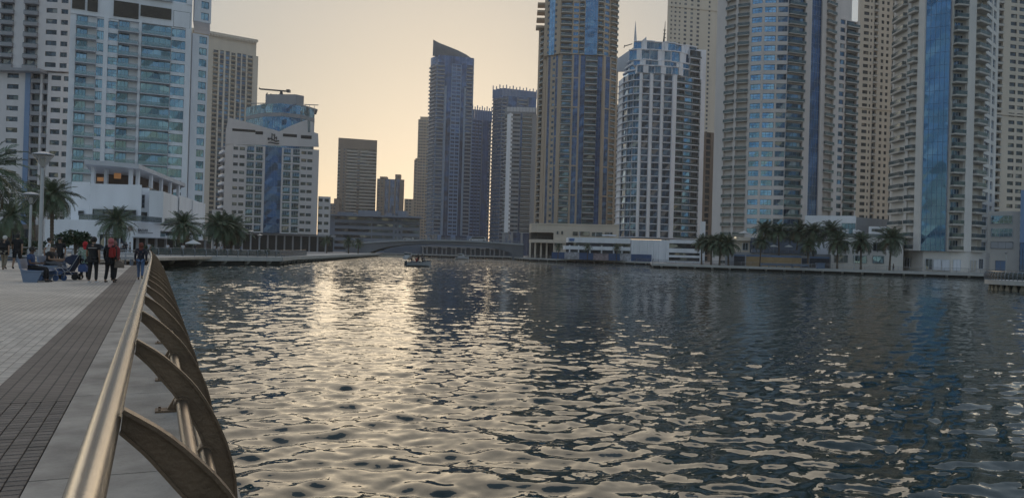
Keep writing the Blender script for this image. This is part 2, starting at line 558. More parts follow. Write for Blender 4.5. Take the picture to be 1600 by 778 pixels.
def bal_tpl(w, p, t, rh, taper, slab, rg, metal, back=1.2, solid=False):
    key = ('b', round(w, 1), p, t, rh, taper, slab.name, rg.name, solid, back)
    if key in TPL: return TPL[key]
    w = round(w, 1)
    mb = MB()
    a = 0.005
    poly = [(a, back), (w - a, back), (w - a, 0), (w - a - taper, -p), (a + taper, -p), (a, 0)]
    mb.prism(poly, 0, t, 0)
    e = 0.06
    if rh > 0:
        x0, x1 = a + taper + e, w - a - taper - e
        mb.box(x0, x1, -p + 0.05, -p + 0.09, t, t + rh - 0.06, 1)
        mb.box(x0 - .02, x1 + .02, -p + 0.04, -p + 0.11, t + rh - 0.055, t + rh, 2)
        if p > 0.35:
            for x in (x0, x1):
                mb.box(x - .02, x + .02, -p + 0.115, -0.02, t, t + rh, 1)
    TPL[key] = (mb, mb.mesh('balcony', [slab, rg, metal]))
    return TPL[key]
def cur_tpl(w, h, nx, ny, g, fr, band, bm):
    key = ('c', round(w, 1), round(h, 2), nx, ny, g.name, fr.name, band, bm.name if bm else '')
    if key in TPL: return TPL[key]
    w = round(w, 1)
    mb = MB()
    dep = 0.0
    mb.quad((0, dep, band), (w, dep, band), (w, dep, h), (0, dep, h), 0)
    if band: mb.box(0, w, -0.04, 0.1, 0, band, 2, back=False)
    f = 0.05
    for i in range(0, nx + 1):
        x = min(max(w * i / nx, f), w - f)
        mb.box(x - f, x + f, -0.07, dep, band, h, 1, back=False)
    for i in range(1, ny):
        z = band + (h - band) * i / ny
        mb.box(0, w, -0.055, dep, z - f * .8, z + f * .8, 1, back=False)
    TPL[key] = (mb, mb.mesh('glass_panel', [g, fr, bm or fr]))
    return TPL[key]

def dlerp(dpts, px):
    if px <= dpts[0][0]: i = 0
    elif px >= dpts[-1][0]: i = len(dpts) - 2
    else:
        i = max(k for k in range(len(dpts) - 1) if dpts[k][0] <= px)
    (a, da), (b, db) = dpts[i], dpts[i + 1]
    t = (px - a) / (b - a)
    return 1 / ((1 - t) / da + t / db)

TH = 1.3
def face(T, wall, row, dpts, spec, K, z0, fh, n, th=TH, core=True, depth=14.0, wi=0, proud=0.0, cap=0.0, corem=None):
    """One storeyed front. spec = [px, kind, px, kind, ... px] read off the photo along one row."""
    edges = spec[0::2]; kinds = spec[1::2]
    pts = [G(px, dlerp(dpts, px), row) for px in edges]
    if proud:
        d = (pts[-1] - pts[0]).normalized(); nn = Vector((-d.y, d.x)); pts = [p - nn * proud for p in pts]
    zt = z0 + n * fh
    for (p0, p1, kd) in zip(pts[:-1], pts[1:], kinds):
        M = frame2(p0, p1)
        w = (p1 - p0).length
        o = K[kd]
        t = o['t']
        wall.mx = M
        if t == 'wall':
            wall.box(0, w, -o.get('out', 0), th, z0, zt, o.get('m', wi))
            continue
        if t == 'cur':
            wall.box(0, w, o.get('y', 0.1) + 0.2, th, z0, zt, wi)
            every = o.get('every', 1)
            tpl = cur_tpl(w, fh * every, o.get('nx', 2), o.get('ny', 1), o['g'], o.get('fr', frame_grey), o.get('band', 0), o.get('bm'))
            W = round(w, 1)
            y = o.get('y', 0.1)
            for k in range(0, n - every + 1, every):
                T.inst('glass_panel', tpl, M @ Matrix.Translation((0, y, z0 + k * fh)) @ Matrix.Diagonal((w / W, 1, 1, 1)))
            wall.mx = M
            for zb in o.get('bands', []):
                wall.box(0, w, -0.05, 0.3, zb, zb + 0.9, wi)
            continue
        skip = o.get('skip')
        if t == 'win':
            s, h = o.get('sill', 0.9), o.get('h', 1.6)
            s0 = o.get('inset', 0.0)
            if s0:
                wall.box(0, s0, 0, th, z0, zt, wi); wall.box(w - s0, w, 0, th, z0, zt, wi)
            ww = w - 2 * s0
            W = max(round(ww, 1), .1)
            wall.box(s0, w - s0, 0.06 if o.get('rec') else 0, th, z0, z0 + s, o.get('sm', wi))
            for k in range(n):
                zb = z0 + k * fh
                top = zb + fh + s if k < n - 1 else zt
                wall.box(s0, w - s0, 0.06 if o.get('rec') else 0, th, zb + s + h, top, o.get('sm', wi))
            tpl = win_tpl(ww, h, o.get('nx', 2), o.get('ny', 1), o['g'], o.get('fr', frame_grey), o.get('fw', 0.09))
            H = round(h, 1)
            for k in range(n):
                T.inst('window', tpl, M @ Matrix.Translation((s0, o.get('y', 0.25), z0 + k * fh + s)) @ Matrix.Diagonal((ww / W, 1, h / H, 1)))
        elif t == 'bal':
            p = o.get('p', 1.0); ts = o.get('ts', 0.22); s0 = o.get('inset', 0.15)
            wall.box(0, s0, 0, th, z0, zt, wi); wall.box(w - s0, w, 0, th, z0, zt, wi)
            ww = w - 2 * s0
            W = max(round(ww, 1), .1)
            rec = o.get('rec', 1.1)
            h = fh - ts - o.get('head', 0.25)
            wall.box(s0, w - s0, rec + 0.12, th, z0, zt, o.get('bm', wi))
            if o.get('head', 0.25) > 0.05:
                for k in range(n):
                    wall.box(s0, w - s0, o.get('hy', rec - .05), th, z0 + k * fh + ts + h, z0 + (k + 1) * fh, wi)
            gw = o.get('gw', (0, 1))
            g0, g1 = ww * gw[0], ww * gw[1]
            tp = win_tpl(g1 - g0, h, o.get('nx', 2), o.get('ny', 1), o['g'], o.get('fr', frame_grey))
            GW = round(g1 - g0, 1); H = round(h, 1)
            bt = bal_tpl(ww if not o.get('wide') else ww + o['wide'] * 2, p, ts, o.get('rh', 1.0), o.get('taper', 0.0), o.get('slab', slab_grey), o.get('rg', rail_glass), o.get('metal', frame_grey), back=min(1.2, rec + .1))
            wd = o.get('wide', 0)
            BW = round(ww + 2 * wd, 1)
            for k in range(n):
                zb = z0 + k * fh
                T.inst('window', tp, M @ Matrix.Translation((s0 + g0, rec, zb + ts)) @ Matrix.Diagonal(((g1 - g0) / GW, 1, h / H, 1)))
                if not (o.get('nofirst') and k == 0):
                    T.inst('balcony', bt, M @ Matrix.Translation((s0 - wd, -0.002, zb)) @ Matrix.Diagonal(((ww + 2 * wd) / BW, 1, 1, 1)))
    wall.mx = None
    if core:
        d = (pts[-1] - pts[0]).normalized(); nn = Vector((-d.y, d.x))
        poly = []
        for i, p in enumerate(pts):
            poly.append(p + nn * (th - 0.05))
        # the flanks run back along the plot lines, slightly inwards
        a_, b_ = pts[0], pts[-1]
        ra, rb = a_.normalized(), b_.normalized()
        ins = (b_ - a_) * 0.03
        poly += [b_ + rb * depth - ins, a_ + ra * depth + ins]
        wall.prism(poly, z0, zt + cap, wi if corem is None else corem)
    return pts, zt

WALLK = {'W': dict(t='wall'), 'P': dict(t='wall', out=0.5), 'p': dict(t='wall', out=0.2)}
def kinds(**kw):
    d = dict(WALLK); d.update(kw); return d
def base(px, d): 
    g = G(px, d); return (g.x, g.y, 0)

# ---- far left: pale residential block with grey balcony bands
def tower_far_left():
    T = Thing('apartment_tower', 'pale concrete apartment block with dark grey balcony bands behind the left palms', 'tower', base(50, 244))
    w = MB()
    K = kinds(N=dict(t='win', sill=1.1, h=1.45, nx=2, g=glass_dark, fr=frame_dark), n=dict(t='win', sill=1.0, h=1.5, nx=2, g=glass_dark),
              B=dict(t='bal', p=0.25, ts=1.15, rh=0, rec=1.1, slab=mid_grey, g=glass_dark, head=0.05, inset=0.08, nx=2),
              A=dict(t='bal', p=0.9, ts=1.1, rh=0.25, rec=1.1, slab=mid_grey, g=glass_dark, head=0.05, inset=0.1, nx=2, gw=(0.0, 0.7)),
              S=dict(t='wall', out=0.35, m=1))
    dp = [(-60, 241), (120, 245)]
    zl = PZ(50, 112, 243)
    n = int(zl / 3.2) ; fh = zl / n
    face(T, w, 200, dp, [-60, 'W', -45, 'N', -27, 'W', 9, 'N', 27, 'W', 38, 'S', 46, 'B', 61, 'W', 64, 'B', 73, 'W', 78, 'N', 93, 'W', 97, 'n', 107, 'W', 113], K, 0, fh, n)
    w.box(G(-60, 241).x, G(63, 243).x, 239.9, 246, zl - 0.5, zl + 0.35, 2)
    face(T, w, 60, dp, [-60, 'A', -4, 'W', 3, 'A', 25, 'W', 40, 'A', 63, 'W', 74, 'N', 91, 'W', 97, 'n', 108, 'W', 114], K, zl + 0.4, fh, 22, proud=1.2)
    T.part(w, 'wall', [pinkwhite, blue_panel, mid_grey])
    T.finish()
tower_far_left()

# ---- left: teal glass tower with balconies above the white restaurant
def tower_left_glass():
    T = Thing('apartment_tower', 'wide teal glass tower with white piers above the white restaurant', 'tower', base(205, 228))
    w = MB()
    K = kinds(N=dict(t='win', sill=0.55, h=2.5, nx=3, ny=1, g=glass_teal, fr=frame_grey), n=dict(t='win', sill=0.7, h=2.1, nx=2, ny=2, g=glass_teal),
              B=dict(t='bal', p=1.1, ts=0.26, rh=1.05, rec=0.45, slab=slab_grey, g=glass_teal, head=0.12, inset=0.08, nx=5, rg=rail_glass_pale),
              b=dict(t='bal', p=1.3, ts=0.26, rh=1.05, rec=0.6, slab=slab_grey, g=glass_teal, head=0.12, inset=0.08, nx=3, rg=rail_glass_pale, gw=(0.02, 0.55)),
              s=dict(t='win', sill=0.7, h=2.2, nx=2, g=glass_teal))
    dp = [(110, 222), (298, 235)]
    zt = PZ(160, 29, 226)
    fh = 3.42; n = int(zt / fh); fh = zt / n
    sp = [108, 'W', 117, 'b', 150, 'N', 161, 'P', 168, 'n', 183, 'b', 216, 'P', 220, 'B', 267, 'N', 289, 'P', 298]
    pts, z1 = face(T, w, 90, dp, sp, K, 0, fh, n, depth=18)
    # plant storey with brown louvre panels, then more storeys above the frame
    zp = z1 + 2 * fh * 1.02
    face(T, w, 90, dp, [108, 'W', 298], K, z1, zp - z1, 1, depth=18, proud=0.25)
    face(T, w, 90, dp, sp, K, zp, fh, 14, depth=18)
    for (a, b, y0, y1) in ((113, 133, 14, -8), (137, 153, 18, -8), (178, 217, 26, 2), (220, 268, 26, 9)):
        p0, p1 = G(a, dlerp(dp, a), 10), G(b, dlerp(dp, b), 10)
        M = frame2(p0, p1)
        mb = MB(); mb.mx = M
        za, zb = PZ(a, y0, dlerp(dp, a)), PZ(a, y1, dlerp(dp, a))
        wd = (p1 - p0).length
        mb.box(0, wd, -0.75, -0.2, za, zb, 0)
        k = int((zb - za) / 0.4)
        for i in range(k):
            mb.box(0.05, wd - 0.05, -0.85, -0.754, za + (i + .3) * (zb - za) / k, za + (i + .7) * (zb - za) / k, 0)
        T.part(mb, 'louvre', [louvre_brown])
    a, b = 271, 297
    p0, p1 = G(a, dlerp(dp, a), 30), G(b, dlerp(dp, b), 30)
    mb, me = win_tpl((p1 - p0).length, PZ(a, 19, 234) - PZ(a, 44, 234), 4, 2, glass_blue, frame_dark)
    T.part(me, 'window', None, M=frame2(p0, p1, PZ(a, 44, 234)) @ Matrix.Translation((0, -0.40, 0)))
    # stepped right flank
    dq = [(298, 239), (324, 242)]
    face(T, w, 150, dq, [298.5, 'W', 309, 's', 321, 'W', 323.5], K, 0, fh, n, depth=14)
    face(T, w, 150, dq, [298.5, 'W', 309, 's', 321, 'W', 324.5], K, zp - fh, fh, 5, depth=14, proud=1.0)
    T.part(w, 'wall', [white_wall])
    T.finish()
tower_left_glass()

# ---- sand coloured tower behind
def tower_sand_left():
    T = Thing('apartment_tower', 'tall plain sand coloured tower between the teal glass tower and the white hotel', 'tower', base(355, 565))
    w = MB()
    K = kinds(B=dict(t='bal', p=0.7, ts=0.9, rh=0.3, rec=0.9, slab=tan_wall, g=glass_dark, head=0.3, inset=0.3, nx=2),
              C=dict(t='win', sill=0.55, h=2.3, nx=2, g=glass_mix, fr=frame_dark, sm=1))
    dp = [(290, 545), (401, 574)]
    zt = PZ(330, 78, 558); fh = 3.25; n = int(zt / fh); fh = zt / n
    face(T, w, 180, dp, [290, 'W', 322, 'W', 330, 'B', 339, 'W', 341, 'C', 347, 'W', 350, 'C', 356, 'W', 358, 'B', 366, 'W', 368, 'C', 374, 'W', 376, 'C', 382, 'W', 384, 'B', 393, 'W', 401], K, 0, fh, n, depth=30)
    z2 = PZ(330, 55, 558)
    face(T, w, 60, dp, [290, 'W', 401], K, zt, z2 - zt, 1, depth=30)
    cr = MB()
    p0, p1 = G(288, 544.0, 55), G(402, 573.5, 55)
    cr.mx = frame2(p0, p1); wd = (p1 - p0).length
    cr.box(-0.5, wd + .5, -1.0, 30, z2 - 0.2, z2 + 1.4, 0)
    for i in range(26): cr.box(i * wd / 26 + 0.4, i * wd / 26 + wd / 26 - 0.4, -1.12, -0.99, z2 - 1.6, z2 - 0.25, 0)
    T.part(cr, 'cornice', [sand_wall]); 
    T.part(w, 'wall', [sand_wall, brown_wall])
    T.finish(stuff_all=True)
tower_sand_left()

# ---- white hotel with the dipped parapet and the sailing emblem
def hotel():
    T = Thing('hotel_building', 'white twelve storey hotel with dipped parapet, navy glass centre and dark sailing emblem', 'building', base(430, 336))
    w = MB()
    K = kinds(N=dict(t='win', sill=1.0, h=1.35, nx=2, g=glass_dark, fr=frame_dark),
              B=dict(t='bal', p=0.15, ts=0.35, rh=1.0, rec=1.0, slab=slab_white, g=glass_mix, head=0.25, inset=0.18, nx=3, ny=1, rg=rail_glass, fr=frame_white),
              C=dict(t='cur', g=glass_navy, nx=5, ny=2, y=0.2, fr=mat('navy_mullion', (0.10, 0.14, 0.22), 0.4), band=0.0),
              R=dict(t='bal', p=0.8, ts=0.95, rh=0.15, rec=1.0, slab=slab_white, g=glass_dark, head=0.3, inset=0.1))
    dp = [(345, 331), (352, 328.5), (515, 342)]
    zt = PZ(370, 226, 330); z0 = PZ(420, 364, 335); fh = 3.33; n = round((zt - z0) / fh); fh = (zt - z0) / n
    sp = [350, 'W', 363, 'N', 370.5, 'W', 373, 'N', 381, 'W', 383.5, 'B', 396.5, 'W', 397.5, 'B', 410, 'W', 413, 'C', 439, 'W', 441, 'B', 454, 'W', 455.5, 'B', 468, 'W', 469.5, 'N', 477.5, 'W', 479, 'N', 487, 'W', 497]
    pts, z1 = face(T, w, 290, dp, sp, K, z0, fh, n, depth=22)
    face(T, w, 290, [(343, 340), (350.5, 329.8)], [343.5, 'R', 350.2], K, z0 + fh, fh, n - 1, depth=10)
    face(T, w, 335, dp, [497.5, 'N', 504, 'W', 507, 'N', 514, 'W', 516.5], K, z0, fh, 5, depth=12, proud=-1.5)
    face(T, w, 335, [(330, 334), (345, 334)], [331, 'W', 338, 'N', 345, 'W', 349], K, 0, fh, 5, depth=12)
    # parapet with the dip
    p0, p1 = G(352, 328.6, 210), G(499, 340.5, 210)
    M = frame2(p0, p1); wd = (p1 - p0).length
    def loc(px, py):
        t = (px - 352) / (499 - 352)
        d = 1 / ((1 - t) / 328.6 + t / 340.5)
        return ((PX(px, py, d) - p0[0]) / (p1[0] - p0[0]) * wd, PZ(px, py, d))
    pa = MB(); pa.mx = M
    prof = [loc(352, 225.3), loc(352.6, 205), loc(357, 184), loc(372, 187.5), loc(398, 194.5), loc(420, 201), loc(437, 205.5), loc(452, 198), loc(468, 191.5), loc(480.5, 187.5), loc(481, 207), loc(485, 207.5), loc(485.2, 190), loc(490, 191), loc(491, 207), loc(497, 209), loc(498, 229.5)]
    pa.extrude(prof, (0, 0, 0), (1, 0, 0), (0, 0, 1), (0, 1, 0), -0.12, 1.2, 0)
    pp = T.part(pa, 'parapet', [hotel_wall])
    em = MB(); em.mx = M
    for a, b in (((362, 204), (384, 209)), ((445, 211), (464, 212)), ((471, 213), (489, 215))):
        pass
    for (x0, y0, x1, y1) in ((363, 203.5, 399, 204.8), (399, 206, 411, 210), (442, 210.5, 464, 213.5), (470, 212.5, 487, 216.5)):
        a = loc(x0, y1); b = loc(x1, y0)
        em.box(a[0], b[0], -0.2, -0.125, a[1], b[1], 0)
    T.part(em, 'vent_slot', [dark_void], parent=pp)
    lg = MB(); lg.mx = M
    def stroke(ps, r=0.22):
        lg.tube([(loc(x, y)[0], -0.25, loc(x, y)[1]) for x, y in ps], r, 6, 0)
    stroke([(424.6, 220.5), (425, 209), (427.5, 212), (429.2, 209.5), (429, 214)])
    stroke([(429, 214), (428.6, 218)]); stroke([(429, 216), (431.5, 215.5)]); stroke([(432.2, 214), (431.8, 219)])
    stroke([(418.5, 216.2), (420, 216.6), (424, 217), (427, 219), (431, 221.2), (436, 220.4)], 0.3)
    stroke([(418.5, 216.2), (419.3, 218.8), (421, 218.2)], 0.2)
    stroke([(419, 223.4), (422, 222.7), (427, 223.6), (431, 224.8), (436, 224.6)], 0.26)
    T.part(lg, 'emblem', [mat('emblem_dark', (0.03, 0.04, 0.05), 0.5)], parent=pp)
    # ground floor
    w.mx = None
    gp0, gp1 = G(350, 333), G(520, 345)
    gm = MB(); gm.mx = frame2(gp0, gp1); wd2 = (gp1 - gp0).length
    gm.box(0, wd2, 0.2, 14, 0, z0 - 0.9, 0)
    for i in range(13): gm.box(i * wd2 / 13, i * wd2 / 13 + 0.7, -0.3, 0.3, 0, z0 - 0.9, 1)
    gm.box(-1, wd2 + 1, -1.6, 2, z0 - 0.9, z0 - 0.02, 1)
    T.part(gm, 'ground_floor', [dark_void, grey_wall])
    T.part(w, 'wall', [hotel_wall])
    T.finish()
hotel()

# ---- blue glass office behind the hotel
def office_behind():
    T = Thing('office_building', 'blue glass office block with roof crane rising behind the white hotel', 'building', base(440, 425))
    w = MB()
    K = kinds(C=dict(t='cur', g=glass_blue, nx=4, ny=2, fr=mat('blue_mullion', (0.13, 0.2, 0.3), 0.4)), D=dict(t='cur', g=glass_teal, nx=4, ny=2))
    dp = [(384, 434), (410, 421), (440, 418), (470, 423), (492, 434)]
    zt = PZ(440, 162, 418); zb = PZ(440, 176, 418); zb2 = PZ(440, 182, 418)
    fh = zb2 / 17
    face(T, w, 170, dp, [384.5, 'D', 398, 'D', 411, 'C', 426, 'C', 441, 'C', 456, 'C', 470, 'D', 482, 'D', 491], K, 0, fh, 17, depth=26)
    face(T, w, 178, dp, [384.5, 'W', 398, 'W', 411, 'W', 426, 'W', 441, 'W', 456, 'W', 470, 'W', 482, 'W', 491], K, zb2, zb - zb2, 1, depth=26, proud=0.15)
    f2 = (zt - zb) / 2
    face(T, w, 165, dp, [384.5, 'D', 398, 'D', 411, 'D', 426, 'C', 441, 'C', 456, 'C', 470, 'D', 482, 'D', 491], K, zb, f2, 2, depth=26)
    rf = MB()
    rf.prism([G(386, 440), G(409, 424), G(440, 421), G(470, 426), G(490, 437), G(488, 450), G(388, 450)], zt, zt + 0.8)
    for i in range(14):
        a = G(386 + i * 7.6, 436); rf.box(a.x - .1, a.x + .1, a.y - .1, a.y + .1, zt + .8, zt + 2.6)
    rf.prism([G(385, 435.0), G(410, 433.5), G(410, 434), G(385, 435.5)], zt + 2.5, zt + 2.9)
    rf.prism([G(469, 434.0), G(491, 434.5), G(491, 435), G(469, 434.5)], zt + 2.5, zt + 2.9)
    r1 = T.part(rf, 'roof', [grey_wall])
    ph = MB(); ph.prism([G(408, 428), G(455, 426), G(468, 430), G(467, 444), G(409, 444)], zt + 0.8, PZ(430, 148, 428))
    T.part(ph, 'plant_room', [grey_wall], parent=r1)
    cr = MB(); zc = PZ(430, 141.5, 428)
    cr.tube([PT(405, 138, 428), PT(406.5, 139.5, 428), PT(448, 143, 428)], 0.45, 6); cr.tube([PT(439.5, 148.5, 430), PT(439.5, 143, 430)], [1.2, 0.6], 8)
    cr.box(PX(448, 142, 428), PX(453, 142, 428), 427, 429.5, PZ(450, 144.5, 428), PZ(450, 140.5, 428))
    cr.tube([PT(416, 148.5, 428), PT(418, 145.5, 428)], 0.3, 6); cr.tube([PT(422, 148.5, 428), PT(424, 147, 428)], 0.3, 6)
    T.part(cr, 'roof_crane', [frame_dark], parent=r1)
    lg = MB()
    def stroke(ps, r=0.16): lg.tube([PT(x, y, 416.6) for x, y in ps], r, 6)
    stroke([(454.5, 165.5), (452.5, 167), (451.4, 169.5), (452.5, 170.8), (454.5, 168.5)]); stroke([(455, 170), (455.8, 166), (457, 165)])
    stroke([(457.5, 167), (459, 163), (460.8, 164.5), (459, 167)]); stroke([(461, 164), (463, 162.5)])
    T.part(lg, 'script_emblem', [mat('emblem_navy', (0.03, 0.05, 0.1), 0.5)])
    T.part(w, 'wall', [grey_wall]); T.finish(stuff_all=True)
office_behind()

def banded(name, label, px0, px1, d0, d1, row, ytop, fh, m_wall, K, spec, depth=25, z0=0.0, stuff=True, crown=0.0, cat='tower', finish=True):
    T = Thing(name, label, cat, base((px0 + px1) / 2, (d0 + d1) / 2))
    w = MB()
    dp = [(px0, d0), (px1, d1)]
    zt = PZ((px0 + px1) / 2, ytop, (d0 + d1) / 2)
    n = max(1, round((zt - z0 - crown) / fh)); f = (zt - z0 - crown) / n
    pts, z1 = face(T, w, row, dp, spec, K, z0, f, n, depth=depth)
    if crown:
        face(T, w, row, dp, [px0, 'W', px1], K, z1, crown, 1, depth=depth)
    if finish:
        T.part(w, 'wall', m_wall); T.finish(stuff_all=stuff)
        return T
    return T, w, dp, z1, f, n

KB = kinds(B=dict(t='bal', p=0.9, ts=1.1, rh=0.2, rec=1.0, slab=slab_tan, g=glass_dark, head=0.2, inset=0.1, nx=3),
           b=dict(t='bal', p=0.6, ts=0.35, rh=0.9, rec=1.0, slab=slab_grey, g=glass_dark, head=0.2, inset=0.2, nx=2),
           N=dict(t='win', sill=0.8, h=1.7, nx=2, g=glass_mix, fr=frame_dark), C=dict(t='cur', g=glass_navy, nx=2, ny=2),
           H=dict(t='win', sill=1.1, h=1.7, nx=4, g=glass_dark, fr=frame_dark))
# ---- distant towers up the canal
banded('apartment_tower', 'squarish banded tower standing alone in front of the glowing sky', 527.5, 588, 800, 812, 270, 217.5, 3.4, [brown_wall],
       KB, [527.5, 'B', 531, 'W', 536, 'N', 538.5, 'W', 541, 'B', 558, 'N', 562, 'B', 588], depth=40, crown=10)
T, w, dp, z1, f, n = banded('apartment_tower', 'low distant block with a square roof tower right of the lone banded tower', 588.5, 631, 900, 905, 310, 280, 3.4, [brown_wall],
       KB, [588.5, 'W', 590, 'N', 593, 'W', 595, 'N', 598, 'W', 601, 'C', 607, 'W', 609, 'C', 616, 'W', 618, 'C', 624, 'W', 631], depth=30, finish=False)
p = G(622, 908, 275); w.box(p.x - 3, p.x + 3, 906, 914, z1, z1 + 6)
p = G(600, 910, 276); w.box(p.x - 4, p.x + 4, 906, 916, z1, z1 + 3)
T.part(w, 'wall', [brown_wall]); T.finish(stuff_all=True)
T, w, dp, z1, f, n = banded('apartment_tower', 'stepped sandy tower half hidden behind the left edge of the tall blade topped tower', 652, 684, 900, 905, 250, 187.5, 3.4, [tan_wall],
       KB, [652, 'W', 653.5, 'N', 656, 'W', 657, 'N', 659.5, 'W', 661, 'N', 664, 'W', 665.5, 'N', 668, 'W', 684], depth=30, finish=False)
face(T, w, 300, dp, [646, 'W', 647.5, 'N', 650, 'W', 652], KB, 0, 3.4, 31, depth=20)
w.box(G(645, 898).x, G(652, 898).x, 897.5, 915, 105.5, 107)
p = G(665, 910, 200); w.box(p.x - 6, p.x + 4, 906, 920, z1, z1 + 4)
T.part(w, 'wall', [tan_wall]); T.finish(stuff_all=True)
T, w, dp, z1, f, n = banded('apartment_tower', 'small stepped distant block left of the lone banded tower', 514, 530, 780, 782, 325, 318, 3.4, [brown_wall],
       KB, [514, 'W', 516, 'N', 519, 'W', 521, 'N', 524, 'W', 530], depth=20, finish=False)
w.box(G(521, 785).x, G(529, 785).x, 781, 796, z1, z1 + 5)
T.part(w, 'wall', [brown_wall]); T.finish(stuff_all=True)
banded('apartment_tower', 'small plain distant block beside the stepped sandy tower', 631.5, 647, 860, 862, 330, 311, 3.4, [tan_wall],
       KB, [631.5, 'W', 634, 'N', 637, 'W', 639, 'N', 642, 'W', 647], depth=20)
# ---- long low block behind the bridge
T, w, dp, z1, f, n = banded('apartment_building', 'long low banded block behind the left half of the bridge', 512, 656, 455, 462, 355, 338, 3.3, [stone_wall],
       KB, [512, 'W', 523, 'H', 548, 'H', 580, 'W', 581.5, 'H', 600, 'H', 614, 'W', 617, 'N', 620, 'W', 623, 'N', 626, 'W', 629, 'H', 655, 'W', 656], finish=False, cat='building')
for a, b, h in ((528, 552, 2.0), (560, 590, 3.2), (604, 612, 2.2), (622, 634, 3.6)):
    w.box(G(a, 462).x, G(b, 462).x, 458, 470, z1, z1 + h)
w.box(G(512, 454).x, G(656, 454).x, 452.5, 470, z1 - .5, z1 + .4)
T.part(w, 'wall', [mat('blue_grey_render', (0.24, 0.28, 0.35), .7, var=.1, scale=.2, streak=4)]); T.finish(stuff_all=True)

# ---- tall blade topped blue tower (the sun is behind it)
def blade_tower():
    T = Thing('apartment_tower', 'tallest dark blue tower with slanting blade top in front of the sunset', 'tower', base(706, 685))
    w = MB()
    K = kinds(B=dict(t='bal', p=1.0, ts=0.3, rh=1.0, rec=1.0, slab=slab_grey, g=glass_navy, head=0.2, inset=0.15, nx=3, rg=slate_panel),
              b=dict(t='bal', p=1.6, ts=0.3, rh=1.0, rec=1.0, slab=slab_grey, g=glass_navy, head=0.2, inset=0.1, nx=2, rg=slate_panel, taper=0.5),
              C=dict(t='cur', g=glass_navy, nx=2, ny=1), N=dict(t='win', sill=0.6, h=2.2, nx=2, g=glass_navy, fr=blue_panel), S=dict(t='wall', out=0.3, m=1), s=dict(t='wall', m=1))
    dp = [(670, 696), (682, 680), (742, 690)]
    zt = PZ(706, 88, 684); z0 = PZ(706, 368, 684); fh = 3.33; n = round((zt - z0) / fh); fh = (zt - z0) / n
    m = 6
    lo = [671.5, 'b', 681.5, 'B', 694, 'S', 697.5, 'C', 705, 's', 706, 'N', 712, 's', 713, 'N', 719, 's', 720, 'C', 725, 'S', 728, 'B', 738, 's', 739]
    hi = [671.5, 'b', 681.5, 'B', 694, 'C', 705, 's', 706, 'N', 712, 's', 713, 'N', 719, 's', 720, 'C', 728, 'B', 738, 's', 739]
    face(T, w, 150, dp, lo, K, z0, fh, n - m - 2, depth=32)
    face(T, w, 150, dp, [e for e in hi], K, z0 + fh * (n - m - 2), fh, m, depth=32)
    top = [671.5, 'W', 674, 'C', 684, 'C', 694, 'C', 705, 'C', 716, 'C', 727, 'C', 738, 's', 739]
    face(T, w, 150, dp, top, K, z0 + fh * (n - 2), fh, 2, depth=32)
    face(T, w, 375, dp, [668, 'W', 672, 'C', 684, 'W', 690, 'C', 705, 'W', 712, 'C', 730, 'W', 742], K, 0, z0 / 3, 3, depth=30, proud=1.5)
    T.part(w, 'wall', [blue_panel, mat('steel_blue_panel', (0.24, 0.31, 0.42), 0.45, var=.08, scale=.2, streak=5)]); 
    bl = MB()
    p0, p1 = G(676, 683.2, 80), G(739, 689, 80)
    M = frame2(p0, p1); wd = (p1 - p0).length
    bl.mx = M
    def loc(px, py): 
        t = (px - 676) / (739 - 676); d = 683.2 + t * 5.8
        return ((PX(px, py, d) - p0[0]) / (p1[0] - p0[0]) * wd, PZ(px, py, d))
    prof = [loc(676.2, 88), loc(677.2, 61.5), loc(686, 66.5), loc(700, 72), loc(715, 78), loc(728, 84.5), loc(737.5, 91), loc(737.6, 93)]
    zb = z0 + fh * n
    prof = [(prof[0][0], zb)] + prof[1:-1] + [(prof[-1][0], zb)]
    # blade as a wall with an opening: outer leaf of fins
    bl.extrude(prof, (0, 0, 0), (1, 0, 0), (0, 0, 1), (0, 1, 0), 1.6, 2.6, 0)
    for i in range(1, 15):
        px = 677 + i * 4.1
        a = loc(px, 62 + (px - 677) * 0.475 + 5)
        if a[1] > zb + 0.5: bl.box(a[0] - .35, a[0] + .35, 0.6, 1.59, zb, a[1], 0)
    T.part(bl, 'roof_blade', [slate_panel])
    T.finish(stuff_all=True)
blade_tower()

def crowned(name, label, px0, px1, d0, d1, row, ytop, fins, spec, K, mats, fh=3.3, depth=30, dpts=None, z0=0, finh=9, slope=0.0):
    T = Thing(name, label, 'tower', base((px0 + px1) / 2, (d0 + d1) / 2))
    w = MB(); dp = dpts or [(px0, d0), (px1, d1)]
    dm = (d0 + d1) / 2
    zt = PZ((px0 + px1) / 2, ytop, dm)
    n = round((zt - z0) / fh); f = (zt - z0) / n
    pts, z1 = face(T, w, row, dp, spec, K, z0, f, n, depth=depth)
    T.part(w, 'wall', mats)
    c = MB()
    for i in range(fins):
        t = i / (fins - 1)
        px = px0 + (px1 - px0) * t
        p = G(px, dlerp(dp, px) + 1, row)
        h = finh * (1 - slope * t)
        c.box(p.x - .45, p.x + .45, p.y, p.y + 3.2, z1 - 0.3, z1 + h * (0.9 if i % 2 else 1.0))
        if i < fins - 1:
            q = G(px0 + (px1 - px0) * (i + 1) / (fins - 1), dm + 1, row)
            c.box(p.x + .47, q.x - .47, p.y + 2.0, p.y + 2.8, z1 - .3, z1 + h * 0.72)
    T.part(c, 'roof_fin', [mats[0]])
    T.finish(stuff_all=True)
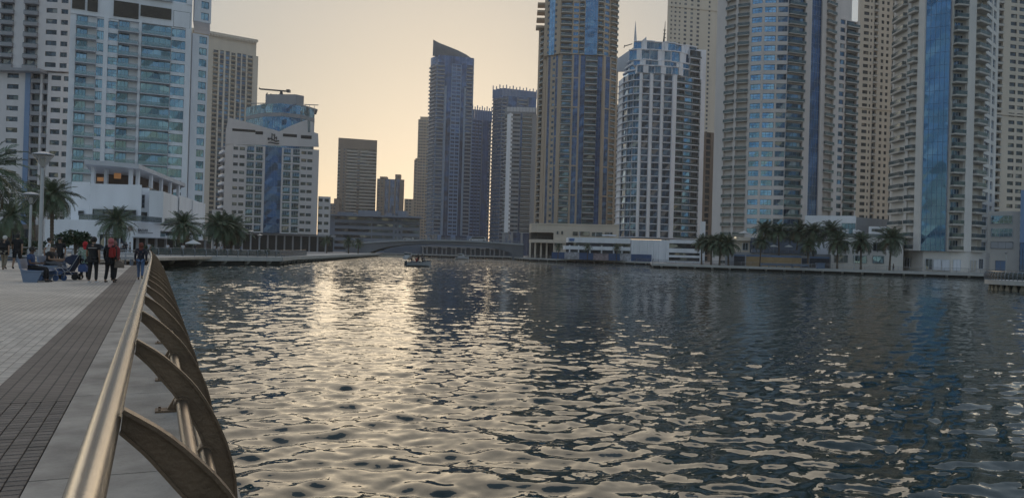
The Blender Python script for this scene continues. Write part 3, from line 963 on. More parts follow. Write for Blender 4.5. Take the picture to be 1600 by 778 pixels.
K2 = kinds(N=dict(t='win', sill=0.6, h=2.2, nx=2, g=glass_navy, fr=slate_panel), C=dict(t='cur', g=glass_navy, nx=2, ny=1),
           B=dict(t='bal', p=1.0, ts=0.35, rh=1.0, rec=1.0, slab=slab_grey, g=glass_navy, head=0.2, inset=0.1, nx=3, rg=slate_panel),
           S=dict(t='wall', out=.3, m=1))
crowned('apartment_tower', 'slim dark blue tower with roof fins right behind the blade topped tower', 736, 766, 760, 768, 260, 188, 9,
        [736, 'N', 741, 'S', 742, 'N', 746, 'S', 747, 'N', 751, 'S', 753, 'C', 758, 'C', 762, 'B', 766], K2, [blue_panel, slate_panel], finh=14)
crowned('apartment_tower', 'rounded dark tower with a comb of roof fins behind the pale edged tower', 768, 836, 702, 712, 230, 152, 14,
        [768.5, 'B', 775, 'B', 782, 'B', 790, 'S', 792, 'C', 806, 'S', 808, 'B', 822, 'S', 824, 'C', 836], K2, [blue_panel, slate_panel], finh=11, slope=0.25,
        dpts=[(768, 712), (775, 706), (782, 702), (836, 708)])
# pale edged tower in front of it
def pale_tower():
    T = Thing('apartment_tower', 'grey banded tower with a left edge coloured pale as if sunlit beside the brown tower', 'tower', base(812, 604))
    w = MB()
    K = kinds(L=dict(t='bal', p=0.8, ts=0.35, rh=1.0, rec=0.9, slab=slab_white, g=glass_dark, head=0.2, inset=0.1, nx=2), S=dict(t='wall', out=0.5, m=1),  # left edge strip coloured white to stand for sun glow on it
              H=dict(t='win', sill=1.0, h=1.7, nx=3, g=glass_mix, fr=frame_grey), C=dict(t='cur', g=glass_navy, nx=2), B=dict(t='bal', p=0.9, ts=0.4, rh=1.0, rec=1.1, slab=slab_grey, g=glass_navy, head=0.2, inset=0.1, nx=3, rg=rail_glass))
    dp = [(786, 616), (797, 601), (838, 606)]
    zt = PZ(812, 178, 604); z0 = PZ(812, 364, 604); n = round((zt - z0) / 3.3); f = (zt - z0) / n
    face(T, w, 270, dp, [787, 'L', 791, 'S', 796.5, 'H', 811, 'C', 814, 'B', 829, 'W', 838], K, z0, f, n, depth=26)
    face(T, w, 170, dp, [789, 'W', 838], K, zt, 5.5, 1, depth=26)
    pb = MB()
    for i in range(9):
        p = G(792 + i * 5, 602.3, 168); q = G(797 + i * 5, 602.8, 168)
        pb.box(p.x + .15, q.x - .15, p.y - .6, p.y + .4, zt + 1.2, zt + 4.6)
    T.part(pb, 'roof_panel', [slab_grey])
    face(T, w, 370, dp, [786, 'W', 790, 'C', 800, 'W', 803, 'C', 815, 'W', 818, 'C', 832, 'W', 838], K, 0, z0 / 3, 3, depth=26, proud=2)
    T.part(w, 'wall', [grey_wall, white_wall]); T.finish(stuff_all=True)
pale_tower()

# ---- brown tower
def brown_tower():
    T = Thing('apartment_tower', 'tall tan and dark glass tower rising out of frame behind the beige podium', 'tower', base(900, 452), cap=300)
    w = MB()
    K = kinds(C=dict(t='cur', g=glass_navy, nx=2, ny=2), D=dict(t='cur', g=glass_navy, nx=2, ny=2, y=0.9), U=dict(t='cur', g=glass_blue, nx=5, ny=2), V=dict(t='cur', g=glass_sky, nx=2, ny=2),
              u=dict(t='win', sill=0.7, h=2.0, nx=2, g=glass_blue, fr=blue_panel),
              B=dict(t='bal', p=0.35, ts=0.3, rh=1.0, rec=1.0, slab=slab_grey, g=glass_mix, head=0.25, inset=0.2, nx=3),
              E=dict(t='bal', p=0.7, ts=0.4, rh=1.0, rec=1.0, slab=slab_grey, g=glass_dark, head=0.2, inset=0.05, nx=3, hy=0.8),
              A=dict(t='bal', p=1.3, ts=0.4, rh=1.0, rec=1.0, slab=slab_tan, g=glass_mix, head=0.3, inset=0.2, nx=3, taper=0.2),
              n=dict(t='win', sill=0.8, h=1.6, nx=1, g=glass_mix))
    dp = [(838, 470), (852, 455), (875, 449), (940, 450), (963, 458)]
    z0 = PZ(900, 351, 450); zm = PZ(900, 86, 450); fh = 3.3; n = round((zm - z0) / fh); fh = (zm - z0) / n
    lo = [851, 'W', 853.5, 'C', 857, 'W', 860, 'n', 864, 'W', 865, 'C', 868.5, 'W', 874, 'B', 891, 'W', 893.5, 'C', 901, 'W', 904, 'D', 912, 'E', 930.5, 'D', 940, 'W', 943.5, 'C', 950, 'W', 951.5, 'B', 960, 'W', 963]
    face(T, w, 220, dp, lo, K, z0, fh, n, depth=26)
    wd = MB()
    for k in range(0, n, 5):
        zb = z0 + k * fh + fh * 0.0
        for a, b in ((851, 873.9), (874.2, 891), (891, 903), (941, 962.5)):
            p0, p1 = G(a, dlerp(dp, a), 220), G(b, dlerp(dp, b), 220)
            wd.mx = frame2(p0, p1); wd.box(0, (p1 - p0).length, -0.12, 0.05, zb - 0.35, zb + 0.45)
    wd.mx = None
    T.part(wd, 'string_course', [tan_wall])
    hi = [851, 'W', 855, 'n', 858, 'V', 867, 'n', 870, 'W', 875.5, 'A', 894.5, 'W', 896, 'u', 904, 'W', 905, 'A', 914, 'U', 934, 'A', 943.5, 'W', 945, 'u', 952, 'W', 953, 'A', 965]
    face(T, w, 40, dp, hi, K, zm, fh, 14, depth=26, proud=0.4)
    # shaded left flank, lower than the main shaft
    Kf = kinds(F=dict(t='bal', p=0.3, ts=0.5, rh=1.0, rec=1.0, slab=slab_tan, g=glass_dark, head=0.2, inset=0.3, nx=2))
    zf = PZ(843, 47, 468)
    nf = round((zf - z0) / fh)
    face(T, w, 180, [(838, 470), (851, 462)], [838.5, 'W', 841, 'F', 847, 'W', 851.2], Kf, z0, fh, nf, depth=20)
    for i in range(4):
        p = G(841 + i * .6, 466, 30)
        w.box(p.x - 1.2, p.x + 4, 463, 470, zf + i * 4.5, zf + i * 4.5 + 1.2)
    T.part(w, 'wall', [tan_wall]); T.finish()
brown_tower()
def brown_podium():
    T = Thing('podium_building', 'low beige curved podium with shaded terraces at the right end of the bridge', 'building', base(890, 335))
    w = MB()
    z1 = PZ(890, 353, 340)
    zl = PZ(845, 374, 332); zu = PZ(845, 363, 332)
    poly = lambda o: [G(826, 345 - o), G(829, 336 - o), G(838, 332 - o), G(862, 331 - o), G(966, 326 - o), G(966, 380), G(826, 380)]
    w.prism(poly(0), zu, z1, 0)
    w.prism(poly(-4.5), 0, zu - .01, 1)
    w.prism(poly(1.2), zl - 1.4, zl, 0)
    w.prism([G(864, 330.6), G(966, 325.6), G(966, 340), G(864, 340)], 0, zu - 0.02, 0)
    w.prism(poly(0.3), z1 + .01, z1 + 0.5, 0)
    for px in (828, 836, 845, 854):
        p = G(px, 334); w.box(p.x - .35, p.x + .35, p.y, p.y + 1, 0, zl - 1.41, 0)
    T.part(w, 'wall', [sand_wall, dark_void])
    for a, b, y0, y1 in ((869, 871.5, 361, 366), (876, 878.5, 361, 366), (894, 902, 362, 368), (904, 920, 362, 368), (924, 940, 363, 369), (944, 956, 363, 369), (866, 872, 378, 384), (874, 878, 378, 384)):
        d = 329.6
        tp = win_tpl(PX(b, 365, d) - PX(a, 365, d), PZ(a, y0, d) - PZ(a, y1, d), 2, 1, glass_dark, frame_dark)
        T.part(tp[1], 'window', None, M=frame2(G(a, 330.2 - (a - 864) * .049), G(b, 330.2 - (b - 864) * .049), PZ(a, y1, d)) @ Matrix.Translation((0, -0.15, 0)))
    mb = MB()
    for i in range(7):
        p = G(829 + i * 5.2, 331.5); mb.box(p.x - .05, p.x + .05, p.y - .1, p.y, zl, zl + 1.0)
    mb.box(G(828, 331).x, G(862, 331).x, 330.6, 330.7, zl + .95, zl + 1.05)
    T.part(mb, 'terrace_rail', [frame_dark])
brown_podium()

# ---- white and blue tower with the stepped crown
def white_tower():
    T = Thing('apartment_tower', 'white ribbed tower with curved left corner and stepped blue glass crown', 'tower', base(1032, 386))
    w = MB()
    K = kinds(H=dict(t='bal', p=0.45, ts=0.35, rh=0.0, rec=0.5, slab=slab_white, g=glass_mix, head=0.02, inset=0.0, nx=2, fr=frame_white),
              B=dict(t='bal', p=0.25, ts=0.32, rh=0.0, rec=0.8, slab=slab_white, g=glass_mix, head=0.1, inset=0.1, nx=2, gw=(0.14, 1), fr=frame_grey),
              h=dict(t='bal', p=0.45, ts=0.32, rh=0.9, rec=0.6, slab=slab_white, g=glass_dark, head=0.1, inset=0.0, nx=3, rg=rail_glass),
              G=dict(t='bal', p=0.45, ts=0.32, rh=0.9, rec=0.6, slab=slab_white, g=glass_sky, head=0.1, inset=0.0, nx=1, rg=rail_glass))
    dp = [(962, 404), (968, 394), (976, 388), (986, 384.5), (998, 383), (1052, 385), (1100, 394)]
    zt = PZ(1030, 117, 385); z0 = PZ(1030, 372, 385); fh = 3.3; n = round((zt - z0) / fh); fh = (zt - z0) / n
    sp = [963.5, 'H', 970, 'H', 977.5, 'H', 986, 'H', 996, 'P', 1000, 'B', 1012.5, 'P', 1016.5, 'B', 1030, 'P', 1033.5, 'B', 1048, 'P', 1054, 'h', 1067.5, 'G', 1080, 'h', 1091.5, 'P', 1098]
    face(T, w, 250, dp, sp, K, z0, fh, n, depth=24)
    # crown: staggered glass boxes between white walls
    c = MB(); g = MB()
    rows = [(117, 105, 996, 1078, 6, 0.0), (105, 96, 990, 1078, 6, 0.6), (96, 80, 981, 1088, 6, 1.6), (80, 66, 990, 1094, 6, 3.0)]
    zr = [PZ(1040, y, 386) for y in (117, 105, 96, 79, 65)]
    for r, (a, b, x0, x1, k, back) in enumerate(rows):
        z0r, z1r = zr[r], zr[r + 1]
        for i in range(k):
            pa = x0 + (x1 - x0) * i / k; pb = x0 + (x1 - x0) * (i + 1) / k
            q0, q1 = G(pa, dlerp(dp, pa), 90), G(pb, dlerp(dp, pb), 90)
            M = frame2(q0, q1); wd = (q1 - q0).length
            off = back + 0.7 * ((i + r) % 2) - 0.5
            c.mx = M; c.box(0, wd, off + 0.6, 9 + off, z0r, z1r - 0.25, 0)
            c.mx = M; c.box(0, wd * .98, off - 0.3, 9, z1r - 0.25, z1r + 0.1 + .15 * (i % 2), 0)
            c.mx = M; c.box(0 if i % 2 else wd * .7, wd * .3 if i % 2 else wd, off - 0.1, off + 0.59, z0r, z1r - .26, 0)
            tp = win_tpl(wd * .68, z1r - z0r - .5, 2, 1, glass_blue, frame_white)
            T.inst('window', tp, M @ Matrix.Translation(((wd * .31 if i % 2 else wd * .01), off + 0.3, z0r + .15)))
        for j in range(3):
            pa = 1088 - 8 * 0 + 0; 
    c.mx = None
    c.prism([G(985, 392), G(1095, 396), G(1095, 412), G(985, 412)], zr[0], zr[4] - 1, 0)
    for r in range(3):
        c.prism([G(965 + 3 * r, 398), G(972 + 3 * r, 390), G(984, 387), G(996, 386), G(996, 400), G(968 + 3 * r, 404)], zt + 3.0 * r + 2.3, zt + 3.0 * r + 2.9, 0)
        c.prism([G(967 + 3 * r, 398.5), G(974 + 3 * r, 391.5), G(984, 388.5), G(996, 387.5), G(996, 400), G(970 + 3 * r, 404)], zt + 3.0 * r, zt + 3.0 * r + 2.29, 1)
    face(T, w, 90, [(1078, 390), (1100, 394)], [1079, 'h', 1094, 'P', 1099], K, zt, fh, 3, depth=16)
    zz = zt + 3 * fh
    face(T, w, 85, [(1078, 390), (1100, 394)], [1078, 'h', 1096], K, zz, fh * 1.3, 1, depth=16)
    T.part(c, 'stepped_crown', [white_wall, glass_blue])
    # sail roof and masts
    s = MB()
    s.extrude([(PX(965, 90, 405), PZ(965, 92, 405)), (PX(992, 70, 405), PZ(992, 73, 405)), (PX(1010, 60, 405), PZ(1010, 58, 405)), (PX(1011, 100, 405), PZ(1011, 112, 405)), (PX(964, 110, 405), PZ(964, 112, 405))],
              (0, 405, 0), (1, 0, 0), (0, 0, 1), (0, 1, 0), 0, 1.2)
    T.part(s, 'roof_sail', [slab_grey])
    m = MB()
    m.extrude([(PX(990, 70, 404), PZ(990, 68, 404)), (PX(992.4, 40, 404), PZ(992.4, 34, 404)), (PX(994.5, 70, 404), PZ(994.5, 66, 404))], (0, 403, 0), (1, 0, 0), (0, 0, 1), (0, 1, 0), 0, 0.8)
    T.part(m, 'spire', [slab_grey])
    a = MB()
    a.tube([PT(1037, 66, 402), PT(1038.5, 50, 402), PT(1039.6, 34, 402)], [0.55, 0.3, 0.1], 6)
    for y in (48, 54, 60): a.box(PX(1037, y, 402) - .2, PX(1040, y, 402) + .2, 401.8, 402.2, PZ(1038, y, 402), PZ(1038, y, 402) + .3)
    a.tube([PT(975, 73, 400), PT(988, 69, 400)], 0.25, 5); a.tube([PT(975, 75.5, 400), PT(976, 71, 400)], 0.2, 5)
    T.part(a, 'roof_mast', [frame_dark])
    T.part(w, 'wall', [white_wall]); T.finish()
white_tower()
def white_podium():
    T = Thing('podium_building', 'long low white podium with dark ribbon windows above the blue hoarding', 'building', base(990, 292))
    w = MB()
    dA, dB = 300, 291
    def strip(x0, x1, y0, y1, d, dep, m=0, o=0.0):
        p0, p1 = G(x0, d - o), G(x1, d - o)
        w.prism([p0, p1, p1 + Vector((0, dep)), p0 + Vector((0, dep))], PZ(x0, y1, d), PZ(x0, y0, d), m)
    w.prism([G(884, 302.5), G(986, 293.5), G(986, 320), G(884, 320)], 0, PZ(900, 379, 299), 1)
    for (x0, y0, y1) in ((887, 370.5, 378.5), (882, 384, 389.5), (874, 395.5, 400)):
        p0, p1 = G(x0, 300.5), G(985, 291)
        w.prism([p0, p1, p1 + Vector((0, 12)), p0 + Vector((0, 12))], PZ(930, y1 + 1, 296), PZ(930, y0 + 1, 296), 0)
    for x in (890, 904, 922, 940, 959, 972):
        p = G(x, 300.7 - (x - 887) * .09); w.box(p.x - .25, p.x + .25, p.y + 0.2, p.y + .9, 0, PZ(900, 379, 299) - 1, 0)
    T.part(w, 'wall', [white_wall, glass_dark])
    bl = MB()
    x = 986.0; k = 0
    while x < 1044:
        wd = [4, 6, 3, 5, 7][k % 5]; x1 = min(1045, x + wd)
        p0, p1 = G(x + .12, 290.5 - (x - 986) * .03), G(x1 - .12, 290.5 - (x1 - 986) * .03)
        bl = MB(); o = 0.25 * (k % 2)
        bl.prism([p0 - Vector((0, o)), p1 - Vector((0, o)), p1 + Vector((0, 14)), p0 + Vector((0, 14))], 0, PZ(1000, 374.5, 290), 0)
        T.part(bl, 'cladding_panel', [white_wall])
        x = x1; k += 1
    r = MB()
    r.prism([G(1045.2, 291), G(1097, 289), G(1097, 306), G(1045.2, 306)], 0, PZ(1070, 379, 289), 1)
    for y0, y1 in ((375, 380.5), (388.5, 395), (399, 402.5), (408, 412)):
        r.prism([G(1045.2, 288.5), G(1098, 286.5), G(1098, 300), G(1045.2, 300)], PZ(1070, y1, 288), PZ(1070, y0, 288), 0)
    r.prism([G(1093, 287), G(1101, 286.6), G(1101, 300), G(1093, 300)], 0, PZ(1095, 346, 287), 0)
    T.part(r, 'ribbon_wing', [white_wall, glass_dark])
    sg = MB(); sg.box(PX(889.5, 374, 299.9), PX(897.5, 374, 299.9), 299.5, 299.9, PZ(893, 376.5, 300), PZ(893, 372.5, 300))
    T.part(sg, 'blue_sign', [mat('sign_blue', (0.06, 0.16, 0.38), 0.5)])
    tr = MB()
    for x in (905, 930, 952): 
        p = G(x, 303); tr.box(p.x - .06, p.x + .06, p.y, p.y + .1, PZ(930, 371, 296), PZ(930, 362, 296)); 
    tr.prism([G(940, 300), G(962, 298), G(962, 303), G(940, 305)], PZ(945, 368, 298), PZ(945, 366.5, 298))
    T.part(tr, 'terrace_frame', [slab_white])
white_podium()
def hoarding():
    cols = [mat('hoarding_blue', (0.03, 0.08, 0.20), 0.5, var=.15), mat('hoarding_print', (0.36, 0.36, 0.40), 0.5, var=.6, scale=1.2), mat('hoarding_print_warm', (0.28, 0.22, 0.24), 0.5, var=.6, scale=1.0)]
    T = Thing('hoarding', 'blue site hoarding with printed panels along the quay below the white podium', 'hoarding', base(940, 288))
    segs = [(862, 882, 0), (882, 905, 1), (905, 927, 0), (927, 951, 2), (951, 969, 0), (969, 986, 1), (986, 1018, 0)]
    for a, b, c in segs:
        k = max(1, int((b - a) / 8))
        for i in range(k):
            x0 = a + (b - a) * i / k; x1 = a + (b - a) * (i + 1) / k
            p0, p1 = G(x0 + .05, 300 - (x0 - 862) * .08), G(x1 - .05, 300 - (x1 - 862) * .08)
            mb = MB(); mb.mx = frame2(p0, p1); mb.box(0, (p1 - p0).length, 0, 0.12, 0.02, 2.6 if c != 1 else 2.75)
            T.part(mb, 'panel', [cols[c]])
hoarding()

# ---- sandy towers behind
KJ = kinds(N=dict(t='win', sill=0.9, h=1.7, nx=1, g=glass_dark, fr=frame_dark), n=dict(t='win', sill=1.0, h=1.4, nx=1, g=glass_dark, fr=frame_dark),
           B=dict(t='bal', p=0.6, ts=0.9, rh=0.2, rec=1.0, slab=slab_tan, g=glass_dark, head=0.3, inset=0.2), S=dict(t='win', sill=0.4, h=2.6, nx=1, g=glass_dark, fr=brown_wall, sm=1))
def sandy(label, px0, px1, d0, d1, row, spec, fh, z_top, mats=None, z0=0, bandz=(), stuff=False, depth=26):
    T = Thing('apartment_tower', label, 'tower', base((px0 + px1) / 2, (d0 + d1) / 2))
    w = MB(); dp = [(px0, d0), (px1, d1)]
    n = int((z_top - z0) / fh)
    face(T, w, row, dp, spec, KJ, z0, fh, n, depth=depth)
    for z in bandz:
        p0, p1 = G(px0, d0, row), G(px1, d1, row); w.mx = frame2(p0, p1); w.box(-.3, (p1 - p0).length + .3, -0.5, 0.0, z, z + 0.8, 0); w.mx = None
    T.part(w, 'wall', mats or [sand_wall, brown_wall]); T.finish(stuff_all=stuff)
sandy('sand coloured tower with small square windows behind the white ribbed tower', 1043, 1125, 590, 600, 60,
      [1043, 'W', 1047, 'n', 1049.5, 'W', 1053, 'n', 1056, 'W', 1060, 'n', 1062.5, 'W', 1068, 'N', 1072, 'W', 1078, 'N', 1082, 'W', 1088, 'N', 1092, 'W', 1106, 'N', 1109, 'W', 1128], 3.3, 235, bandz=(PZ(1085, 14, 594),), stuff=True)
sandy('brown lower wing seen between the white ribbed tower and the curved tower', 1098, 1122, 420, 424, 280, [1098, 'W', 1102, 'S', 1109, 'W', 1122], 3.3, PZ(1105, 206, 420), mats=[brown_wall, brown_wall])
sandy('slim banded sliver of tower between the brown and the white tower', 955, 972, 520, 523, 230, [955, 'W', 958, 'B', 967, 'W', 972], 3.3, PZ(962, 160, 520), stuff=True)
sandy('sandy tower with many window columns left of the tower with blue glass stripe', 1341, 1410, 388, 396, 100,
      [1341.5, 'W', 1348.5, 'N', 1356.5, 'W', 1359, 'n', 1361.5, 'W', 1364, 'B', 1371, 'W', 1376, 'N', 1380, 'W', 1384, 'N', 1388, 'W', 1393, 'B', 1400, 'W', 1410], 3.25, 175, bandz=(PZ(1350, 170, 390),))
sandy('sandy tower with square windows at the right edge of the picture', 1552, 1650, 338, 346, 100,
      [1552, 'W', 1557, 'B', 1567, 'W', 1578, 'N', 1587.5, 'W', 1591, 'N', 1601, 'W', 1606, 'N', 1615, 'W', 1650], 3.29, 170, bandz=(PZ(1580, 181, 340),))

# ---- the two big curved towers on the right
def curved_tower():
    T = Thing('apartment_tower', 'broad convex stone tower with square blue windows behind the right palms', 'tower', base(1212, 268))
    w = MB()
    K = kinds(B=dict(t='bal', p=0.75, ts=0.25, rh=1.0, rec=1.1, slab=slab_tan, g=glass_mix, head=0.35, inset=0.1, nx=3, ny=1, rg=rail_glass, wide=0.15, fr=frame_white),
              N=dict(t='win', sill=0.75, h=1.95, nx=3, ny=2, g=glass_sky, fr=frame_grey), M=dict(t='win', sill=0.75, h=2.0, nx=3, ny=2, g=glass_mix, fr=frame_grey),
              D=dict(t='bal', p=0.9, ts=0.25, rh=1.0, rec=0.6, slab=slab_tan, g=glass_mix, head=0.4, inset=0.05, nx=4, rg=rail_glass, fr=frame_grey),
              C=dict(t='cur', g=glass_navy, nx=4, ny=2, y=0.5))
    dp = [(1118, 279), (1150, 272), (1190, 268), (1228, 267), (1262, 270), (1285, 274), (1312, 281)]
    z0 = 0; fh = 3.28; n = 42
    face(T, w, 180, dp, [1118, 'W', 1131.5, 'B', 1146, 'W', 1149.5, 'B', 1167.5, 'W', 1171, 'N', 1187, 'W', 1191, 'N', 1209, 'W', 1212, 'M', 1228, 'D', 1255, 'W', 1265, 'C', 1281.5, 'W', 1288, 'B', 1302, 'W', 1310], K, z0, fh, n, depth=26)
    T.part(w, 'wall', [pinkgrey_wall]); T.finish()
curved_tower()
def wing_tower():
    T = Thing('apartment_tower', 'lower stone wing with projecting balconies right of the convex tower', 'tower', base(1322, 330))
    w = MB()
    K = kinds(B=dict(t='bal', p=1.0, ts=0.4, rh=1.0, rec=1.0, slab=slab_tan, g=glass_dark, head=0.3, inset=0.1, nx=3, wide=0.2), N=dict(t='win', sill=0.8, h=1.9, nx=2, ny=1, g=glass_mix))
    zt = PZ(1335, 32, 331); n = round(zt / 3.3); fh = zt / n
    face(T, w, 180, [(1296, 326), (1342, 333)], [1296, 'W', 1307, 'N', 1317.5, 'W', 1319.5, 'B', 1338, 'W', 1340], K, 0, fh, n, depth=18)
    w.prism([G(1296, 329), G(1331, 334, 20), G(1331, 348, 20), G(1296, 346)], zt, zt + 16, 0)
    T.part(w, 'wall', [pinkgrey_wall]); T.finish()
wing_tower()
def stripe_tower():
    T = Thing('apartment_tower', 'rounded stone tower with a bright blue glass stripe and stacked balconies', 'tower', base(1475, 200))
    w = MB()
    K = kinds(B=dict(t='bal', p=1.25, ts=0.45, rh=0.95, rec=1.1, slab=slab_tan, g=glass_dark, head=0.35, inset=0.1, nx=3, taper=0.35, rg=rail_glass, gw=(0.2, 1), fr=frame_white),
              b=dict(t='bal', p=1.2, ts=0.4, rh=0.95, rec=1.0, slab=slab_tan, g=glass_mix, head=0.4, inset=0.1, nx=3, taper=0.2, rg=rail_glass, gw=(0.3, 1), fr=frame_white),
              N=dict(t='win', sill=0.6, h=2.2, nx=2, ny=2, g=glass_mix, fr=frame_white), C=dict(t='cur', g=glass_blue, nx=5, ny=2, y=0.05, fr=mat('blue_mullion', (0.13, 0.2, 0.3), 0.4)), D=dict(t='cur', g=glass_navy, nx=1, y=0.6))
    dp = [(1394, 215), (1416, 207), (1440, 201), (1484, 197.5), (1512, 198.5), (1538, 203), (1557, 212)]
    z0 = PZ(1460, 392, 199); fh = 3.24; n = 36
    face(T, w, 200, dp, [1395.5, 'B', 1415, 'W', 1419, 'B', 1433.5, 'P', 1443, 'C', 1481.5, 'D', 1485.5, 'b', 1507, 'P', 1519, 'B', 1538, 'N', 1546.5, 'W', 1549, 'N', 1553, 'W', 1557], K, z0, fh, n, depth=22)
    g = MB()
    g.prism([G(1396, 216), G(1418, 207.5), G(1442, 201.5), G(1486, 198), G(1512, 199), G(1539, 203.6), G(1557, 212.6), G(1557, 222), G(1396, 225)], 0, z0 - .01, 0)
    gf = T.part(g, 'ground_floor', [stone_wall])
    d = 200
    for a, b, y0, y1, mt, nm in ((1446, 1457, 404, 421, glass_dark, 'door'), (1458.5, 1471, 405, 422, slab_white, 'door'), (1472, 1484, 405, 422.5, slab_white, 'door'), (1489, 1501, 405, 423, slab_white, 'door'), (1516, 1526, 406, 423.5, slab_tan, 'door'), (1529, 1536, 404, 420, glass_dark, 'window'), (1413, 1422, 402, 418, glass_dark, 'window')):
        da = dlerp(dp, a) + 0.4; db = dlerp(dp, b) + 0.4
        p0, p1 = G(a, da, 410), G(b, db, 410)
        tp = win_tpl((p1 - p0).length, PZ(a, y0, d) - PZ(a, y1, d), 2, 1, mt, frame_white)
        T.part(tp[1], nm, None, M=frame2(p0, p1, PZ(a, y1, d)) @ Matrix.Translation((0, -0.12, 0)))
    T.part(w, 'wall', [stone_wall]); T.finish()
stripe_tower()

def rect_win(T, a, b, y0, y1, da, db, g, fr, nx=2, ny=1, name='window', out=0.12, parent=None):
    """window read off the photo on a wall running from (a, da) to (b, db)"""
    ym = (y0 + y1) / 2
    p0, p1 = G(a, da, ym), G(b, db, ym)
    z1, z0 = PZ(a, y0, da), PZ(a, y1, da)
    tp = win_tpl((p1 - p0).length, z1 - z0, nx, ny, g, fr)
    return T.part(tp[1], name, None, parent=parent, M=frame2(p0, p1, z0) @ Matrix.Translation((0, -out, 0)))

# ------------------------------------------------------------------ white restaurant on the left bank
def restaurant():
    T = Thing('restaurant_building', 'white cubic waterfront restaurant with terrace canopy and dark lettering', 'building', base(200, 138))
    w = MB()
    Z = lambda px, y, d: PZ(px, y, d)
    # lower storey
    zl = Z(140, 344, 129)
    w.prism([G(70, 133), G(84, 129), G(208, 129), G(208, 150), G(70, 150)], 0, zl)
    # parapet step at the left
    w.prism([G(208.05, 131), G(250, 139), G(250, 160), G(208.05, 160)], Z(225, 370, 132), Z(225, 347, 132))
    w.prism([G(250.1, 139.5), G(330, 178), G(326, 190), G(250.1, 172)], Z(260, 361, 141), Z(260, 352, 141))
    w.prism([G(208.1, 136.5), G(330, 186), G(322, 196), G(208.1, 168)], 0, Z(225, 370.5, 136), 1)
    # canopy over the ground floor front
    w.prism([G(206, 128.5), G(252, 134), G(345, 178), G(345, 181), G(252, 142), G(206, 135)], Z(225, 371.6, 129), Z(225, 370.2, 129), 2)
    for px, d in ((214, 131), (228, 133.5), (243, 136), (258, 140), (272, 146), (288, 153), (304, 161), (320, 170)):
        p = G(px, d); w.box(p.x - .18, p.x + .18, p.y, p.y + .36, 0, Z(225, 371.7, 129), 2)
    # upper blocks
    w.prism([G(109, 139), G(138.3, 138), G(138.3, 160), G(109, 160)], zl + .01, Z(123, 284, 138.5))
    w.prism([G(138.5, 134.5), G(219, 134.5), G(219, 160), G(138.5, 160)], zl + .02, Z(180, 288, 134.5))
    w.prism([G(219.1, 137), G(231, 137.5), G(231, 160), G(219.1, 160)], zl + .01, Z(225, 293.5, 137))
    w.prism([G(231.1, 136), G(253, 138), G(278, 153), G(278, 170), G(231.1, 165)], zl + .03, Z(242, 298, 136.5))
    w.prism([G(278.1, 152), G(299, 165), G(297, 176), G(278.1, 172)], zl + .01, Z(285, 307, 155))
    w.prism([G(299.1, 164.5), G(319, 179), G(314, 190), G(299.1, 178)], zl - .5, Z(305, 314, 168))
    T.part(w, 'wall', [white_wall, dark_void, slab_grey])
    # windows
    rect_win(T, 145, 213, 326.5, 343, 134.2, 134.2, glass_dark, frame_dark, 4, 2)
    rect_win(T, 123, 131, 329, 336.5, 138.3, 138, glass_dark, frame_dark, 1)
    rect_win(T, 220.5, 226, 304, 325, 137, 137.2, glass_dark, frame_grey, 1, 3)
    rect_win(T, 220, 230, 331, 343, 137, 137.4, glass_dark, frame_dark, 2)
    rect_win(T, 254.5, 258, 312, 344, 138.9, 141, glass_dark, frame_white, 1, 2)
    rect_win(T, 261.5, 266, 313, 342, 143, 145.7, glass_dark, frame_white, 1, 2)
    rect_win(T, 269, 274.5, 316, 335, 147.5, 150.8, glass_dark, frame_dark, 1, 2)
    rect_win(T, 118, 138.5, 364, 389, 128.9, 128.9, glass_dark, frame_dark, 2)
    dr = rect_win(T, 156, 195, 365.5, 391.5, 128.8, 128.8, glass_dark, frame_dark, 4, 1, name='entrance', out=0.1)
    mb = MB()
    for a, b, y0, y1 in ((163.5, 165, 369, 391), (186.5, 188, 369, 391), (163.5, 188, 367.5, 369.2)):
        mb.box(PX(a, 380, 128.6), PX(b, 380, 128.6), 128.45, 128.65, PZ(a, y1, 128.6), PZ(a, y0, 128.6))
    T.part(mb, 'door_frame', [frame_white], parent=dr)
    for i, (a, b) in enumerate(((210, 218), (220, 227), (230, 238), (244, 250), (252, 262), (264, 276), (279, 292), (296, 308))):
        da = 136.5 + (a - 208) * .40; db = 136.5 + (b - 208) * .40
        rect_win(T, a, b, 374.5, 389, da - .3, db - .3, glass_mix if i in (0, 3) else glass_dark, frame_dark, 2, 1)
    # first floor railing
    rl = MB()
    for a, b, d0, d1, y in ((122, 219, 129.2, 129.2, 338.5), (219, 252, 130, 136, 341), (252, 276, 138, 148, 343)):
        z = zl + 0.9
        p0, p1 = G(a, d0), G(b, d1); rl.mx = frame2(p0, p1); L_ = (p1 - p0).length
        rl.box(0, L_, 0, .06, zl + .92, zl + 1.0, 1); rl.box(0, L_, .02, .04, zl + .05, zl + .9, 0)
        for i in range(int(L_ / 1.6)): rl.box(i * 1.6, i * 1.6 + .05, -0.01, .05, zl, zl + .95, 1)
    rl.mx = None
    T.part(rl, 'terrace_railing', [rail_glass, frame_grey])
    # roof canopy with columns
    c = MB(); zc = PZ(213, 263, 139)
    cp = [G(128, 134), G(213, 139), G(287, 181), G(262, 196), G(150, 170)]
    c.prism(cp, zc, zc + 0.75)
    T.part(c, 'roof_canopy', [slab_grey])
    zf = PZ(180, 288, 134.5)
